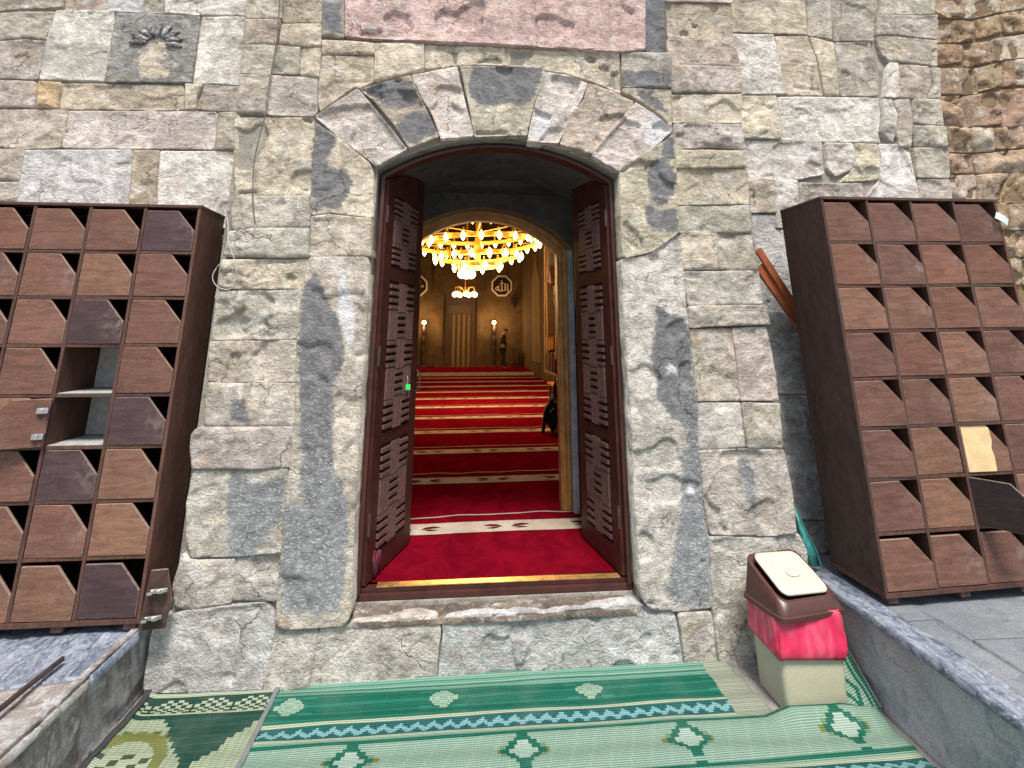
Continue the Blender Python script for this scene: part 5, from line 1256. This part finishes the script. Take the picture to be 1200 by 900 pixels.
# ------------------------------------------------------------------ bin
bn = thing('trash_bin', 'beige pedal style bin with brown lid, cream flap and pink liner', 'bin', (1.640, -.252, .004), (0, 0, R(2)))
bn.scale = (1.07, 1.05, 1.03)
def rloop(hx, hy, z, r, n=5, dx=0, dy=0, zfun=None):
    pts = []
    for cx, cy, a0 in ((hx-r, hy-r, 0), (-hx+r, hy-r, 90), (-hx+r, -hy+r, 180), (hx-r, -hy+r, 270)):
        for i in range(n+1):
            a = R(a0+90*i/n); x, y = cx+r*math.cos(a)+dx, cy+r*math.sin(a)+dy
            pts.append(Vector((x, y, z+(zfun(x, y) if zfun else 0))))
    return pts
def loft(name, loops, mat, parent, cap=(True, True), smooth=True):
    bm = bmesh.new(); L = [[bm.verts.new(p) for p in l] for l in loops]
    for a, b in zip(L, L[1:]):
        n = len(a)
        for i in range(n): bm.faces.new((a[i], a[(i+1) % n], b[(i+1) % n], b[i]))
    if cap[0]: bm.faces.new(L[0][::-1])
    if cap[1]: bm.faces.new(L[-1])
    o = bmobj(name, bm, mat, parent, smooth=smooth)
    return o
def sharp(o, ang=35):
    me = o.data
    bm = bmesh.new(); bm.from_mesh(me)
    for e in bm.edges:
        if len(e.link_faces) == 2 and e.calc_face_angle(0) > R(ang): e.smooth = False
    bm.to_mesh(me); bm.free()
lx, ly = .150, .112
o = loft('bin_body', [rloop(lx*.95, ly*.94, 0, .02), rloop(lx*.97, ly*.96, .006, .022), rloop(lx*1.0, ly*1.02, .18, .024), rloop(lx*1.05, ly*1.1, .375, .026)], 'beige', bn)
pz = lambda x, y: .485+.50*y                      # sloping plane of the lid opening
def pl_loop(hx, hy, dz, r, tilt=0.): return rloop(hx, hy, dz, r, n=7, dy=.004, zfun=lambda x, y: pz(x, y)+tilt*x)
def bl(A, B, t): return [a.lerp(b, t) for a, b in zip(A, B)]
r0 = rloop(.176, .137, .398, .038, n=7); t0 = pl_loop(.150, .118, .002, .045); t1 = pl_loop(.143, .111, .006, .043)
hood = [rloop(.172, .133, .366, .036, n=7), rloop(.176, .137, .370, .038, n=7), rloop(.176, .137, .386, .038, n=7), rloop(.169, .131, .390, .036, n=7), rloop(.168, .130, .396, .036, n=7),
        bl(rloop(.167, .129, .400, .038, n=7), t0, .5), t0, t1, pl_loop(.134, .102, .003, .038), pl_loop(.128, .096, -.014, .036)]
o = loft('lid_hood', hood, 'brown', bn, cap=(False, False)); o.rotation_euler = (0, 0, R(8)); sharp(o, 40)
def flap_loop(hx, hy, dz, r): return pl_loop(hx, hy, dz, r)
ff = loft('flap', [flap_loop(.124, .094, -.008, .032), flap_loop(.130, .100, .0, .036), flap_loop(.129, .099, .006, .036), flap_loop(.122, .092, .009, .034), flap_loop(.072, .056, .011, .034), flap_loop(.066, .050, .0085, .032), flap_loop(.058, .042, .0085, .028)], 'cream', bn)
ff.rotation_euler = (R(-.8), R(2.2), R(8)); ff.location = (0.0, 0.004, .007)
bm = bmesh.new(); bmesh.ops.create_uvsphere(bm, u_segments=20, v_segments=8, radius=1); bmesh.ops.scale(bm, vec=(.036, .02, .006), verts=bm.verts[:]); bmesh.ops.rotate(bm, matrix=Matrix.Rotation(R(26), 3, 'X'), verts=bm.verts[:]); bmesh.ops.translate(bm, vec=(.004, -.012, .491), verts=bm.verts[:]); bmobj('grip_dimple', bm, 'cream', ff, smooth=True)
# liner: crumpled skirt
loops = []
nl = 15
for k in range(nl+1):
    q = k/nl; z = .392-.178*q
    base = rloop(.161+.007*math.sin(q*2.6), .124+.007*math.sin(q*2.6), z, .03, n=16)
    out = []
    for i, p in enumerate(base):
        a = math.atan2(p.y, p.x); x = np.array([p.x*11.]); y = np.array([p.y*11.]); zz = np.array([p.z*7.])
        n1 = fbm(x, y, zz, 3)[0]; n2 = fbm(x*2.3+9, y*2.3, zz*.7, 3)[0]
        d = Vector((p.x, p.y, 0)).normalized(); f = .35+.65*q if q < .85 else 1-.6*(q-.85)/.15
        hem = .05*q*(.45*math.sin(a*1.+.9)+.8*n2)+.02*q*(1 if p.x < 0 else 0)
        out.append(p+d*(.020*n1+.012*n2+.005*math.sin(a*19+q*3+n1*4)+.014*max(0, q-.6))*f+Vector((0, 0, hem)))
    loops.append(out)
for p in loops[0]: p.xy *= .97
o = loft('liner_bag', loops, 'bag', bn, cap=(False, False)); md = o.modifiers.new('Solid', 'SOLIDIFY'); md.thickness = .0015
